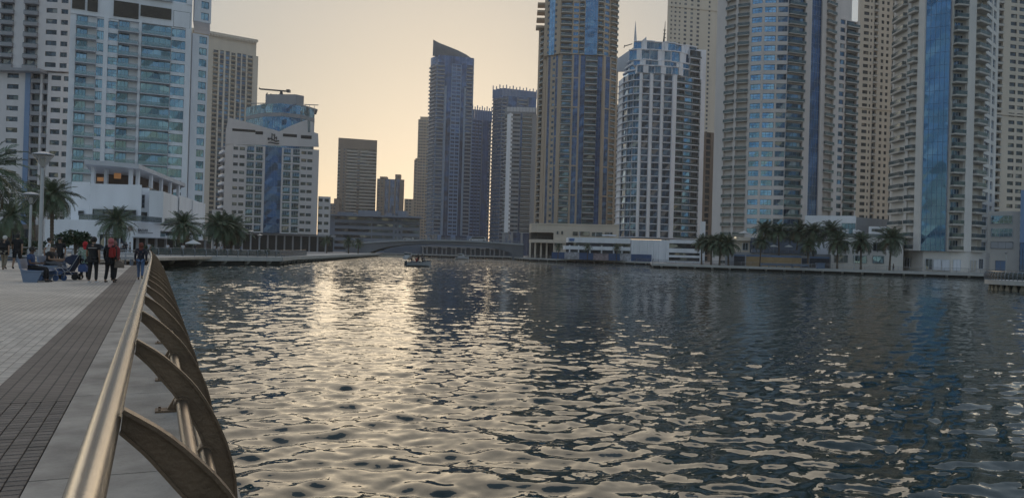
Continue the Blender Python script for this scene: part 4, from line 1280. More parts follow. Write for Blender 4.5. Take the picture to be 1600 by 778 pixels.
    for px, d, z in ((146, 138, zf), (166, 142, zf), (204.5, 140.5, zf), (215.5, 143, zf), (236, 152, PZ(242, 298, 136.5)), (252, 161, PZ(242, 298, 136.5)), (266, 169, PZ(285, 307, 155)), (279, 176, PZ(285, 307, 155))):
        m = MB(); p = G(px, d, 275); m.box(p.x - .28, p.x + .28, p.y - .28, p.y + .28, z - .05, zc)
        T.part(m, 'column', [slab_white])
    # terrace interior
    t = MB()
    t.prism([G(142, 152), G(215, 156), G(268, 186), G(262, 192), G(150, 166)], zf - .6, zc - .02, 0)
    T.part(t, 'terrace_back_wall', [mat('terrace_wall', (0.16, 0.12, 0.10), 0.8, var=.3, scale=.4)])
    lamp = emis('terrace_lamp_glow', (0.5, 0.24, 0.10), 0.12)
    for a, b, y0, y1 in ((152, 161, 277, 283), (178, 188, 270, 279)):
        m = MB(); m.box(PX(a, 275, 150), PX(b, 275, 150), 150, 150.3, PZ(a, y1, 150), PZ(a, y0, 150))
        T.part(m, 'lit_panel', [lamp])
    m = MB()
    for i in range(9):
        p = G(232 + i * 6, 142 + i * 4.4, 290); m.box(p.x - .04, p.x + .04, p.y, p.y + .08, PZ(242, 298, 136.5) - .1, PZ(242, 298, 136.5) + 1.0)
    m.mx = frame2(G(231, 141.5, 290), G(286, 182, 290)); L_ = (G(286, 182, 290) - G(231, 141.5, 290)).length
    m.box(0, L_, 0, .05, PZ(242, 298, 136.5) + .0, PZ(242, 298, 136.5) + 1.0)
    m.mx = None
    T.part(m, 'balustrade', [rail_glass])
    # lettering
    def text(txt, px, py, size_px, d0, d1, ext=0.03):
        cu = bpy.data.curves.new('sign_text', 'FONT'); cu.body = txt; cu.align_x = 'LEFT'; cu.extrude = ext
        cu.size = size_px * d0 / FPX * 1.38; cu.space_character = 1.12
        ob = bpy.data.objects.new('tmp', cu); COL.objects.link(ob)
        dg = bpy.context.evaluated_depsgraph_get()
        me = bpy.data.meshes.new_from_object(ob.evaluated_get(dg))
        bpy.data.objects.remove(ob)
        me.materials.clear(); me.materials.append(mat('sign_letter', (0.03, 0.035, 0.05), 0.5))
        p0, p1 = G(px, d0, py), G(px + 22, d1, py)
        M = frame2(p0, p1, PZ(px, py, d0)) @ Matrix.Translation((0, -0.12, 0)) @ Matrix.Rotation(R(90), 4, 'X')
        T.part(me, 'lettering', None, M=M)
    text('BAHAR', 214.8, 361.6, 4.6, 132.2, 135.5)
    m = MB()
    for a, b in ((215, 217.2), (217.6, 220.2), (220.5, 223), (223.4, 225.5), (227, 229.6), (230, 232.5), (232.8, 235), (235.3, 237.5)):
        da = 132.2 + (a - 214.8) * .17
        p0, p1 = G(a, da), G(b, da + .4)
        m.mx = frame2(p0, p1); m.box(0, (p1 - p0).length, -0.15, -0.05, PZ(225, 364, 133), PZ(225, 363.1, 133))
    m.mx = None
    T.part(m, 'subtitle', [mat('sign_letter', (0.03, 0.035, 0.05), 0.5)])
    m = MB(); p = PT(203.5, 357, 128.8); m.lathe([(0.02, -.02), (.42, -.02), (.42, .05), (.02, .05)], 18)
    T.part(m, 'round_plaque', [mat('plaque_copper', (0.30, 0.24, 0.22), 0.5, metal=.4)], M=Matrix.Translation(p) @ Matrix.Rotation(R(90), 4, 'X'))
    T.finish()
restaurant()
# planters and awning left of the restaurant
def kiosk():
    T = Thing('kiosk', 'brown terrace kiosk with pale awning at the left edge behind the walkers', 'kiosk', base(15, 95))
    w = MB(); w.prism([G(-30, 96), G(62, 97), G(62, 104), G(-30, 104)], 0, PZ(20, 350, 96)); T.part(w, 'wall', [mat('kiosk_wall', (0.20, 0.17, 0.15), .8, var=.2)])
    for i, (a, b) in enumerate(((-12, 2), (5, 14), (20, 28), (34, 46))):
        rect_win(T, a, b, 358, 378, 96.1, 96.1, glass_dark, frame_dark, 2)
    m = MB(); m.prism([G(-30, 92), G(8, 92), G(10, 96), G(-30, 96)], PZ(0, 357, 94), PZ(0, 356, 94)); T.part(m, 'awning', [mat('awning_red', (0.35, 0.10, 0.07), .8)])
kiosk()

# ------------------------------------------------------------------ right bank buildings
def right_podium():
    T = Thing('podium_building', 'pale stone two storey podium with square shop windows behind the right palms', 'building', base(1350, 207))
    w = MB()
    w.prism([G(1298, 209), G(1411, 203), G(1411, 230), G(1298, 232)], 0, PZ(1350, 371, 206))
    w.prism([G(1256, 239), G(1336, 234), G(1336, 262), G(1256, 262)], 0, PZ(1300, 337, 236), 1)
    w.prism([G(1336.2, 234.5), G(1394, 244), G(1394, 262), G(1336.2, 262)], 0, PZ(1360, 341, 238), 2)
    w.prism([G(1356, 219), G(1396, 217), G(1396, 232), G(1356, 233)], PZ(1350, 371, 206) + .01, PZ(1375, 354, 218), 1)
    T.part(w, 'wall', [stone_wall, white_wall, grey_wall])
    dd = lambda px: 209 - (px - 1298) / 113 * 6 - .05
    for a, b, y0, y1 in ((1303, 1325, 398.5, 410), (1333, 1354.5, 399, 411), (1363.5, 1381, 399.5, 411.5), (1311, 1325.5, 378, 391), (1334, 1352, 378, 391), (1364, 1381, 379, 392)):
        rect_win(T, a, b, y0, y1, dd(a), dd(b), glass_dark if y0 < 395 or a < 1310 else glass_teal, frame_grey, 3, 1)
    rect_win(T, 1315, 1337 - .5, 349, 366, 235.3, 234.0, glass_blue, frame_dark, 4, 2)
    rect_win(T, 1362, 1382, 357.5, 361.5, 218.6, 217.6, glass_dark, frame_dark, 4, 1)
    for px in (1317, 1323, 1334):
        m = MB(); p = G(px, 214); m.box(p.x - .25, p.x + .25, p.y, p.y + .5, PZ(1350, 371, 206), PZ(px, 358, 214)); T.part(m, 'column', [slab_white])
    m = MB(); zz = PZ(1350, 371, 206)
    p0, p1 = G(1299, 209.1), G(1411, 203.1); m.mx = frame2(p0, p1); m.box(0, (p1 - p0).length, 0.1, .2, zz, zz + 1.0); m.mx = None
    T.part(m, 'terrace_rail', [rail_glass])
    # left part: grey restaurant wall and terrace
    w = MB()
    w.prism([G(1140, 233), G(1256, 226), G(1256, 245), G(1140, 245)], 0, PZ(1200, 372, 229))
    T.part(w, 'restaurant_wall', [slate_panel])
    w = MB(); w.prism([G(1146, 226), G(1171, 225), G(1171, 236), G(1146, 236)], 0, PZ(1160, 373, 225)); w.prism([G(1144, 224.5), G(1172, 223.5), G(1172, 237), G(1144, 237)], PZ(1160, 376, 224), PZ(1160, 372, 224) + .3)
    T.part(w, 'porch', [sand_wall]); rect_win(T, 1160, 1169, 379, 391, 225.3, 225, glass_dark, frame_white, 2)
    m = MB(); m.lathe([(.05, -.05), (.32, -.05), (.32, .05), (.05, .05)], 14); p = PT(1149, 371.5, 223.6)
    T.part(m, 'lit_roundel', [emis('roundel_glow', (1, .85, .6), 0.25)], M=Matrix.Translation(p) @ Matrix.Rotation(R(90), 4, 'X'))
    w = MB(); w.prism([G(1133, 219), G(1300, 211), G(1300, 226), G(1133, 232)], 0, PZ(1200, 395, 214)); T.part(w, 'terrace', [grey_wall])
    m = MB(); 
    for i in range(11):
        p = G(1178 + i * 9.5, 216 - i * .45); m.box(p.x - .5, p.x + .5, p.y, p.y + 1, PZ(1200, 395, 214), PZ(1200, 395, 214) + .9)
    T.part(m, 'planter', [slate_panel])
    T.finish()
right_podium()
def plywood_hoarding():
    ply = mat('plywood', (0.34, 0.24, 0.13), 0.75, var=.15, scale=.8); navy = mat('hoarding_navy', (0.02, 0.03, 0.05), .6, var=.2); bl = mat('hoarding_band_blue', (0.10, 0.17, 0.30), .5)
    T = Thing('hoarding', 'plywood hoarding with blue top band on the right bank promenade', 'hoarding', base(1220, 207))
    xs = [(1147, 1164, navy), (1166, 1178, ply), (1178, 1190, ply), (1190, 1202, ply), (1202, 1214, ply), (1214, 1226, ply), (1226, 1238, ply), (1238, 1252, ply), (1253, 1263, navy), (1265, 1281, navy), (1281, 1296, navy)]
    for a, b, m in xs:
        p0, p1 = G(a + .1, 210 - (a - 1147) * .02), G(b - .1, 210 - (b - 1147) * .02)
        mb = MB(); mb.mx = frame2(p0, p1); L_ = (p1 - p0).length
        mb.box(0, L_, 0, .12, 0, 2.55, 0); T.part(mb, 'panel', [m])
        if b not in (1263,):
            mb = MB(); mb.mx = frame2(p0, p1); mb.box(0, L_, -.03, .15, 2.56, 3.0, 0); T.part(mb, 'top_band', [bl])
plywood_hoarding()
def right_end_block():
    T = Thing('podium_building', 'stone podium with wide office windows right of the blue striped tower', 'building', base(1575, 205))
    w = MB()
    w.prism([G(1535, 208), G(1592, 203), G(1592, 222), G(1535, 224)], 0, PZ(1565, 330, 205))
    w.prism([G(1592.2, 198), G(1690, 194), G(1690, 224), G(1592.2, 224)], 0, PZ(1620, 297, 197), 1)
    T.part(w, 'wall', [stone_wall, blue_panel])
    dd = lambda px: 208 - (px - 1535) / 57 * 5 - .05
    for y0, y1 in ((337, 350), (357, 370)): rect_win(T, 1548.5, 1582, y0, y1, dd(1548.5), dd(1582), glass_teal, frame_white, 5, 2)
    rect_win(T, 1548, 1583, 377.5, 388, dd(1548), dd(1583), slab_grey, frame_grey, 3, 1, name='shutter')
    rect_win(T, 1555, 1572, 407, 423, dd(1555), dd(1572), blue_panel, frame_grey, 2, 1, name='shutter')
    rect_win(T, 1593, 1602, 379, 425, 197.8, 197.4, glass_navy, frame_dark, 2, 5)
right_end_block()

# ------------------------------------------------------------------ bridge
def bridge():
    T = Thing('road_bridge', 'low grey arched road bridge across the end of the canal', 'bridge', base(690, 348))
    d0, w_ = 345.0, 14.0
    top = [(540, 381.5), (575, 378), (620, 375.5), (660, 374.5), (700, 375), (740, 376.2), (780, 378.6), (818, 381.5)]
    sof = [(800, 395.5), (785, 391), (765, 387), (740, 384), (710, 382), (680, 381), (650, 381.2), (625, 383), (605, 386), (590, 390), (578, 394.5)]
    P = lambda l: [(PX(x, y, d0), PZ(x, y, d0)) for x, y in l]
    prof = P(top) + [(PX(818, 398, d0), -2.5), (PX(801, 398, d0), -2.5)] + P(sof) + [(PX(577, 398, d0), -2.5), (PX(540, 398, d0), -2.5)]
    m = MB(); m.extrude(prof, (0, d0, 0), (1, 0, 0), (0, 0, 1), (0, 1, 0), 0, w_)
    T.part(m, 'deck_arch', [mat('bridge_concrete', (0.17, 0.185, 0.21), .8, var=.15, scale=.15, streak=3)])
    m = MB(); a = P(top); b = [(x, z - .55) for x, z in reversed(a)]
    m.extrude([(x, z + .12) for x, z in a] + b, (0, d0, 0), (1, 0, 0), (0, 0, 1), (0, 1, 0), -0.6, -0.005)
    T.part(m, 'edge_beam', [mat('bridge_edge', (0.38, 0.40, 0.43), .75, var=.1)])
    for k, yy in enumerate((-0.4, w_ - .3)):
        m = MB()
        for i in range(len(a) - 1):
            (x0, z0), (x1, z1) = a[i], a[i + 1]
            for hh in (0.5, 1.05): m.tube([(x0, d0 + yy, z0 + .12 + hh), (x1, d0 + yy, z1 + .12 + hh)], 0.05, 5)
            n = 5
            for j in range(n):
                t = j / n; x = x0 + (x1 - x0) * t; z = z0 + (z1 - z0) * t
                m.box(x - .05, x + .05, d0 + yy - .04, d0 + yy + .04, z + .1, z + 1.15)
        T.part(m, 'parapet_rail', [frame_grey])
bridge()
def far_colonnade():
    T = Thing('waterfront_building', 'low colonnade with pale portals seen under the bridge', 'building', base(705, 425))
    m = MB(); m.prism([G(600, 428), G(815, 428), G(815, 445), G(600, 445)], 0, 6.6); T.part(m, 'wall', [slate_panel])
    for i in range(9):
        px = 664 + i * 15
        for dx, hh in ((-3.2, 3.0), (3.2, 3.0)):
            m = MB(); p = G(px + dx, 424); m.box(p.x - .35, p.x + .35, p.y - .3, p.y + .3, 0, 3.4); T.part(m, 'column', [grey_wall])
        m = MB(); p = G(px, 424); m.box(p.x - 1.6, p.x + 1.6, p.y - .35, p.y + .35, 3.41, 3.9); T.part(m, 'lintel', [slab_grey])
    m = MB(); m.prism([G(658, 422.5), G(800, 422.5), G(800, 427.9), G(658, 427.9)], 3.95, 4.5); T.part(m, 'canopy', [grey_wall])
far_colonnade()
for i, (px, lab) in enumerate(((600, 'dark shrubbery block under the left end of the bridge'),)):
    pass

# ------------------------------------------------------------------ vehicles on the bridge
def car(px, py, d, label, m, van=False, L_=4.6):
    p = PT(px, py, d)
    T = Thing('car', label, 'car', p)
    h = 2.0 if van else 1.45
    mb = MB()
    pr = [(0, .35), (0, .85), (.7, 1.0), (1.3, h), (L_ - .6, h), (L_, 1.0), (L_, .35)]
    mb.extrude(pr, (p.x - L_ / 2, p.y, p.z), (1, 0, 0), (0, 0, 1), (0, 1, 0), -.85, .85); b = T.part(mb, 'body', [m])
    mb = MB(); mb.extrude([(.85, 1.02), (1.4, h - .1), (L_ - .75, h - .1), (L_ - .4, 1.02)], (p.x - L_ / 2, p.y, p.z), (1, 0, 0), (0, 0, 1), (0, 1, 0), -.87, .87); T.part(mb, 'window', [glass_dark])
    for x in (.9, L_ - .9):
        for y in (-.8, .8):
            mb = MB(); mb.lathe([(.05, -.1), (.33, -.1), (.33, .1), (.05, .1)], 12); T.part(mb, 'wheel', [mat('tyre', (.02, .02, .02), .9)], M=Matrix.Translation((p.x - L_ / 2 + x, p.y + y, p.z + .33)) @ Matrix.Rotation(R(90), 4, 'X'))
car(746, 377.0, 348, 'white minibus crossing the right half of the bridge', mat('paint_white', (.7, .7, .7), .3, var=.02), van=True, L_=7.5)
car(638, 375.6, 349, 'pale car crossing the left half of the bridge', mat('paint_silver', (.5, .5, .5), .3, var=.02))

# ------------------------------------------------------------------ boats
def boat(px, py, label, yaw, L_, cabin, hullm, people=0):
    a, b = ray(px, py); d = (WATER - EYE) / b
    p = Vector((a * d, d, WATER))
    T = Thing('motor_boat', label, 'boat', p)
    M = Matrix.Translation(p) @ Matrix.Rotation(yaw, 4, 'Z')
    Bm = L_ * 0.34
    mb = MB()
    st = []
    for i in range(9):
        t = i / 8
        x = -L_ / 2 + L_ * t
        bw = Bm / 2 * (1 - max(0, (t - .5) / .5) ** 2.2) + 0.02
        zt = 0.75 + 0.35 * t * t
        st.append([(x, -bw, zt), (x, -bw * .85, .25), (x, 0, -.25 * (1 - t * .6)), (x, bw * .85, .25), (x, bw, zt)])
    base_i = [q for r in st for q in r]
    f = []
    for i in range(8):
        for k in range(4): f.append((i * 5 + k, (i + 1) * 5 + k, (i + 1) * 5 + k + 1, i * 5 + k + 1))
    f.append((0, 1, 2, 3, 4))
    mb._add(base_i, f, 0)
    for i in range(8):
        a0, a1, b0, b1 = i * 5, i * 5 + 4, (i + 1) * 5, (i + 1) * 5 + 4
    mb._add([(r[0][0], r[0][1] * .96, r[0][2] - .12) for r in st] + [(r[4][0], r[4][1] * .96, r[4][2] - .12) for r in st], [(i, i + 1, 9 + i + 1, 9 + i) for i in range(8)], 1)
    T.part(mb, 'hull', [hullm, mat('boat_deck', (.35, .32, .28), .7)], M=M)
    mb = MB(); mb.tube([(r[0][0], r[0][1], r[0][2] + .03) for r in st], .05, 5); mb.tube([(r[4][0], r[4][1], r[4][2] + .03) for r in st], .05, 5)
    T.part(mb, 'gunwale', [frame_dark], M=M)
    if cabin:
        mb = MB(); mb.extrude([(-L_ * .3, .6), (-L_ * .3, 2.0), (L_ * .05, 2.1), (L_ * .2, .8)], (0, 0, 0), (1, 0, 0), (0, 0, 1), (0, 1, 0), -Bm * .38, Bm * .38); cb = T.part(mb, 'cabin', [mat('boat_white', (.62, .63, .65), .35)], M=M)
        mb = MB(); mb.box(-L_ * .305, L_ * .0, -Bm * .39, Bm * .39, 1.35, 1.85); T.part(mb, 'cabin_window', [glass_dark], M=M, parent=cb)
        mb = MB(); mb.box(-L_ * .34, L_ * .1, -Bm * .42, Bm * .42, 2.11, 2.2); T.part(mb, 'cabin_roof', [mat('boat_white', (.62, .63, .65), .35)], M=M, parent=cb)
    else:
        mb = MB(); mb.extrude([(L_ * .1, .8), (L_ * .16, 1.25), (L_ * .19, 1.25), (L_ * .2, .8)], (0, 0, 0), (1, 0, 0), (0, 0, 1), (0, 1, 0), -Bm * .3, Bm * .3); T.part(mb, 'windscreen', [glass_dark], M=M)
        mb = MB(); mb.box(-L_ * .3, -L_ * .22, -Bm * .4, Bm * .4, .6, 1.0); mb.box(-L_ * .1, -L_ * .02, -Bm * .4, Bm * .4, .6, 1.0); T.part(mb, 'bench', [mat('boat_seat', (.25, .26, .3), .6)], M=M)
        mb = MB(); mb.box(-L_ * .5 - .35, -L_ * .5, -.2, .2, .1, 1.0); T.part(mb, 'outboard_motor', [frame_dark], M=M)
    return T, M, L_
hull_grey = mat('boat_hull_grey', (.34, .35, .37), .35, var=.05); hull_white = mat('boat_hull_white', (.55, .56, .58), .3, var=.05)
BOAT = boat(654, 416.5, 'open grey motor boat carrying several people on the golden water', R(25), 4.6, False, hull_grey)
boat(638, 404.5, 'small white cabin boat under the left part of the bridge', R(80), 6.5, True, hull_white)
boat(722, 405.0, 'small white boat moored in front of the portals under the bridge', R(15), 5.5, True, hull_white)
mb = MB(); p0, p1 = G(592, 339), G(636, 341)  # solid pale strip added in place of bright reflecting water under the bridge
mb.mx = frame2(p0, p1); mb.box(0, (p1 - p0).length, 0, 2.2, WATER - .3, WATER + .7); mb.mx = None
single('bright_water_strip', mb, [mat('bright_water_pale', (.55, .50, .42), .6)], 'long pale strip standing in for bright water beside the cabin boat under the bridge', 'bright_water_strip')

# ------------------------------------------------------------------ near promenade
SL = -0.453                           # the quay line runs X = SL*Y + c
EDIR = Vector((SL, 1, 0)).normalized()          # along the quay, away from the camera
ENRM = Vector((1, -SL, 0)).normalized()         # towards the water
def Q(s, t, z=0.0):
    """s metres along the quay line, t metres towards the water from the handrail"""
    o = Vector((-0.131, 0, 0))
    v = o + EDIR * s + ENRM * t
    return Vector((v.x, v.y, z))
QM = Matrix(((ENRM.x, EDIR.x, 0, -0.131), (ENRM.y, EDIR.y, 0, 0), (0, 0, 1, 0), (0, 0, 0, 1)))   # (t, s, z) -> world
S_END = 63.0
def paver_material(name, c1, c2, cm, w, h, off, rot=0.0, bump=0.6, mortar=0.009):
    m = bpy.data.materials.new(name); m.use_nodes = True
    N = m.node_tree.nodes; L = m.node_tree.links; p = N['Principled BSDF']
    p.inputs['Roughness'].default_value = 0.72
    tc = N.new('ShaderNodeTexCoord')
    mp = N.new('ShaderNodeMapping'); mp.inputs['Rotation'].default_value = (0, 0, rot); mp.inputs['Location'].default_value = (0, 0.03, 0)
    L.new(tc.outputs['Object'], mp.inputs['Vector'])
    br = N.new('ShaderNodeTexBrick')
    br.offset = off; br.squash = 1.0
    br.inputs['Scale'].default_value = 1.0
    br.inputs['Brick Width'].default_value = w; br.inputs['Row Height'].default_value = h
    br.inputs['Mortar Size'].default_value = mortar; br.inputs['Mortar Smooth'].default_value = 0.3
    br.inputs['Color1'].default_value = (*c1, 1); br.inputs['Color2'].default_value = (*c2, 1); br.inputs['Mortar'].default_value = (*cm, 1)
    L.new(mp.outputs['Vector'], br.inputs['Vector'])
    nz = N.new('ShaderNodeTexNoise'); nz.inputs['Scale'].default_value = 0.35; nz.inputs['Detail'].default_value = 8; nz.inputs['Roughness'].default_value = .65
    L.new(tc.outputs['Object'], nz.inputs['Vector'])
    mr = N.new('ShaderNodeMapRange'); mr.inputs['From Min'].default_value = .3; mr.inputs['From Max'].default_value = .7; mr.inputs['To Min'].default_value = .66; mr.inputs['To Max'].default_value = 1.25
    L.new(nz.outputs['Fac'], mr.inputs['Value'])
    mx = N.new('ShaderNodeVectorMath'); mx.operation = 'SCALE'
    L.new(br.outputs['Color'], mx.inputs[0]); L.new(mr.outputs['Result'], mx.inputs['Scale'])
    L.new(mx.outputs['Vector'], p.inputs['Base Color'])
    n2 = N.new('ShaderNodeTexNoise'); n2.inputs['Scale'].default_value = 60
    L.new(tc.outputs['Object'], n2.inputs['Vector'])
    ma = N.new('ShaderNodeMath'); ma.operation = 'MULTIPLY_ADD'; ma.inputs[1].default_value = .25
    iv = N.new('ShaderNodeMath'); iv.operation = 'SUBTRACT'; iv.inputs[0].default_value = 1.0
    L.new(br.outputs['Fac'], iv.inputs[1])
    L.new(n2.outputs['Fac'], ma.inputs[0]); L.new(iv.outputs['Value'], ma.inputs[2])
    b = N.new('ShaderNodeBump'); b.inputs['Strength'].default_value = bump; b.inputs['Distance'].default_value = 0.006
    L.new(ma.outputs['Value'], b.inputs['Height']); L.new(b.outputs['Normal'], p.inputs['Normal'])
    return m
# t of the paver/concrete boundary and of the outer concrete edge
TP = -0.61; TO = 0.66
PW, PL = 0.128, 0.108
NEAR_S = 83 * PL                 # paver size across and along the quay
ROWS = 6
pave_dark = paver_material('dark_pavers', (.15, .12, .10), (.19, .155, .13), (.035, .032, .03), PL, PW, 0.0, R(-90), 0.7)
pave_light = paver_material('grey_pavers', (.50, .435, .365), (.58, .51, .43), (.24, .205, .175), 0.20, 0.128, 0.5, R(-90), 0.5)
def sheet(name, poly, z, z0, m, label):
    mb = MB(); mb.prism(poly, z0, z)
    me = mb.mesh(name, [m]); o = link(name, me); o.matrix_world = QM
    o['kind'] = 'structure'; o['label'] = label
    return o
# light paving of the wide promenade, continuing on the left to the restaurant
TD = TP - ROWS * PW
QI = QM.inverted()
def q2(x, y):
    v = QI @ Vector((x, y, 0)); return (v.x, v.y)
NOTCH = q2(-36, 56.0)
END0 = Q(S_END, TD)
light = sheet('promenade_paving', [(TD, -4), (TD, S_END), NOTCH, q2(-42, 112), q2(-260, 112), q2(-260, -4), ], 0.0, -0.3, pave_light, 'broad grey paved promenade on the left')
dark = sheet('paver_border', [(TP, NEAR_S), (TP, S_END), (TD + .002, S_END), (TD + .002, NEAR_S)], 0.002, -0.3, pave_dark, 'border of darker narrow pavers')
bed = sheet('paver_bed', [(TP, -4), (TP, NEAR_S - .001), (TD + .002, NEAR_S - .001), (TD + .002, -4)], -0.016, -0.3, mat('paver_joint', (.035, .032, .03), .95, var=.2, scale=8), 'dark sand bed between the pavers')
deck_side = mat('quay_dark', (0.035, 0.04, 0.04), 0.85)
# nearest pavers as single pieces
def near_pavers():
    pm = mat('dark_paver_piece', (.165, .135, .112), .7, var=.18, scale=9, bump=.5, bscale=70, rnd=.22)
    tpl = []
    for k in range(3):
        bm = bmesh.new(); bmesh.ops.create_cube(bm, size=1)
        g = 0.0035 + .0008 * k
        bmesh.ops.scale(bm, vec=(PW - 2 * g, PL - 4.2 * g, 0.05), verts=bm.verts)
        te = [e for e in bm.edges if all(v.co.z > 0 for v in e.verts)]
        bmesh.ops.bevel(bm, geom=te, offset=.004, segments=1, affect='EDGES')
        me = bpy.data.meshes.new('paver'); bm.to_mesh(me); bm.free(); me.materials.append(pm); tpl.append(me)
    cand = []
    i0 = int(2.2 / PL); i1 = 83
    for r in range(ROWS):
        for i in range(i0, i1):
            s = (i + 0.5) * PL; t = TP - (r + .5) * PW
            v = QM @ Vector((t, s, 0))
            if v.y < 3.2: continue
            a = v.x / v.y
            if a < -0.74: continue
            cand.append((v.length, r, i, s, t))
    cand.sort()
    rng = random.Random(3)
    rest = MB()
    for n, (dd, r, i, s, t) in enumerate(cand):
        zz = -0.0235 + rng.uniform(-.0012, .0012); rot = rng.uniform(-.008, .008)
        M = Matrix.Translation((t, s, zz)) @ Matrix.Rotation(rot, 4, 'Z')
        if n < 300:
            o = link('paver', tpl[n % 3]); o.parent = bed; o.matrix_basis = M
        else:
            rest.mx = M; g = .004
            rest.box(-PW / 2 + g, PW / 2 - g, -PL / 2 + g * 1.6, PL / 2 - g * 1.6, -.025, .025)
    rest.mx = None
    o = link('pavers', rest.mesh('pavers', [pm])); o.parent = bed; o['kind'] = 'stuff'
near_pavers()
def near_light_pavers():
    pm = mat('grey_paver_piece', (.52, .455, .385), .75, var=.2, scale=4, bump=.5, bscale=60, rnd=.16)
    bm = bmesh.new(); bmesh.ops.create_cube(bm, size=1)
    W_, L_ = 0.128, 0.20
    bmesh.ops.scale(bm, vec=(W_ - .009, L_ - .012, 0.03), verts=bm.verts)
    bmesh.ops.bevel(bm, geom=[e for e in bm.edges if all(v.co.z > 0 for v in e.verts)], offset=.003, segments=1, affect='EDGES')
    me = bpy.data.meshes.new('paver'); bm.to_mesh(me); bm.free(); me.materials.append(pm)
    cand = []
    for r in range(40):
        for i in range(10, 90):
            s = (i + (.5 if r % 2 else 0.0)) * L_; t = TD - .002 - (r + .5) * W_
            v = QM @ Vector((t, s, 0))
            if v.y < 3 or v.x / v.y < -0.69: continue
            cand.append((v.length, s, t))
    cand.sort(); rng = random.Random(9)
    for dd, s, t in cand[:300]:
        o = link('paver', me); o.parent = light
        o.matrix_basis = Matrix.Translation((t, s, -.0105 + rng.uniform(-.001, .001))) @ Matrix.Rotation(rng.uniform(-.006, .006), 4, 'Z')
near_light_pavers()
# concrete margin: slabs with open joints
def margin():
    cm = mat('concrete_margin', (.34, .30, .255), .68, var=.38, scale=1.7, bump=.5, bscale=38, rnd=.08)
    root = sheet('quay_margin_base', [(TP, -4), (TO - .1, -4), (TO - .1, S_END), (TP, S_END)], -0.05, -0.7, mat('joint_dark', (.03, .03, .03), .9), 'concrete base of the quay margin')
    step = 3.2; s0 = 6.02 - 3.2 * 3
    k = 0
    while s0 < S_END - .1:
        s1 = min(s0 + step, S_END)
        mb = MB(); g = .008
        mb.box(TP + .006, TO, s0 + g, s1 - g, -0.049, 0.0)
        o = link('concrete_slab', mb.mesh('concrete_slab', [cm])); o.parent = root
        s0 = s1; k += 1
    mb = MB(); mb.box(TO - .5, TO - .15, -4, S_END, -3, -.06)
    o = link('quay_wall', mb.mesh('quay_wall', [quay_dark])); o.matrix_world = QM; o['kind'] = 'structure'
    # end wall of the deck beyond the cross railing
    a, b = Q(S_END, TO), Vector((-36, 56, 0))
    mb = MB(); M = frame2((b.x, b.y), (a.x, a.y)); mb.mx = M; L_ = (a - b).length
    mb.box(0, L_, -.02, .25, -3, -0.02); mb.mx = None
margin()

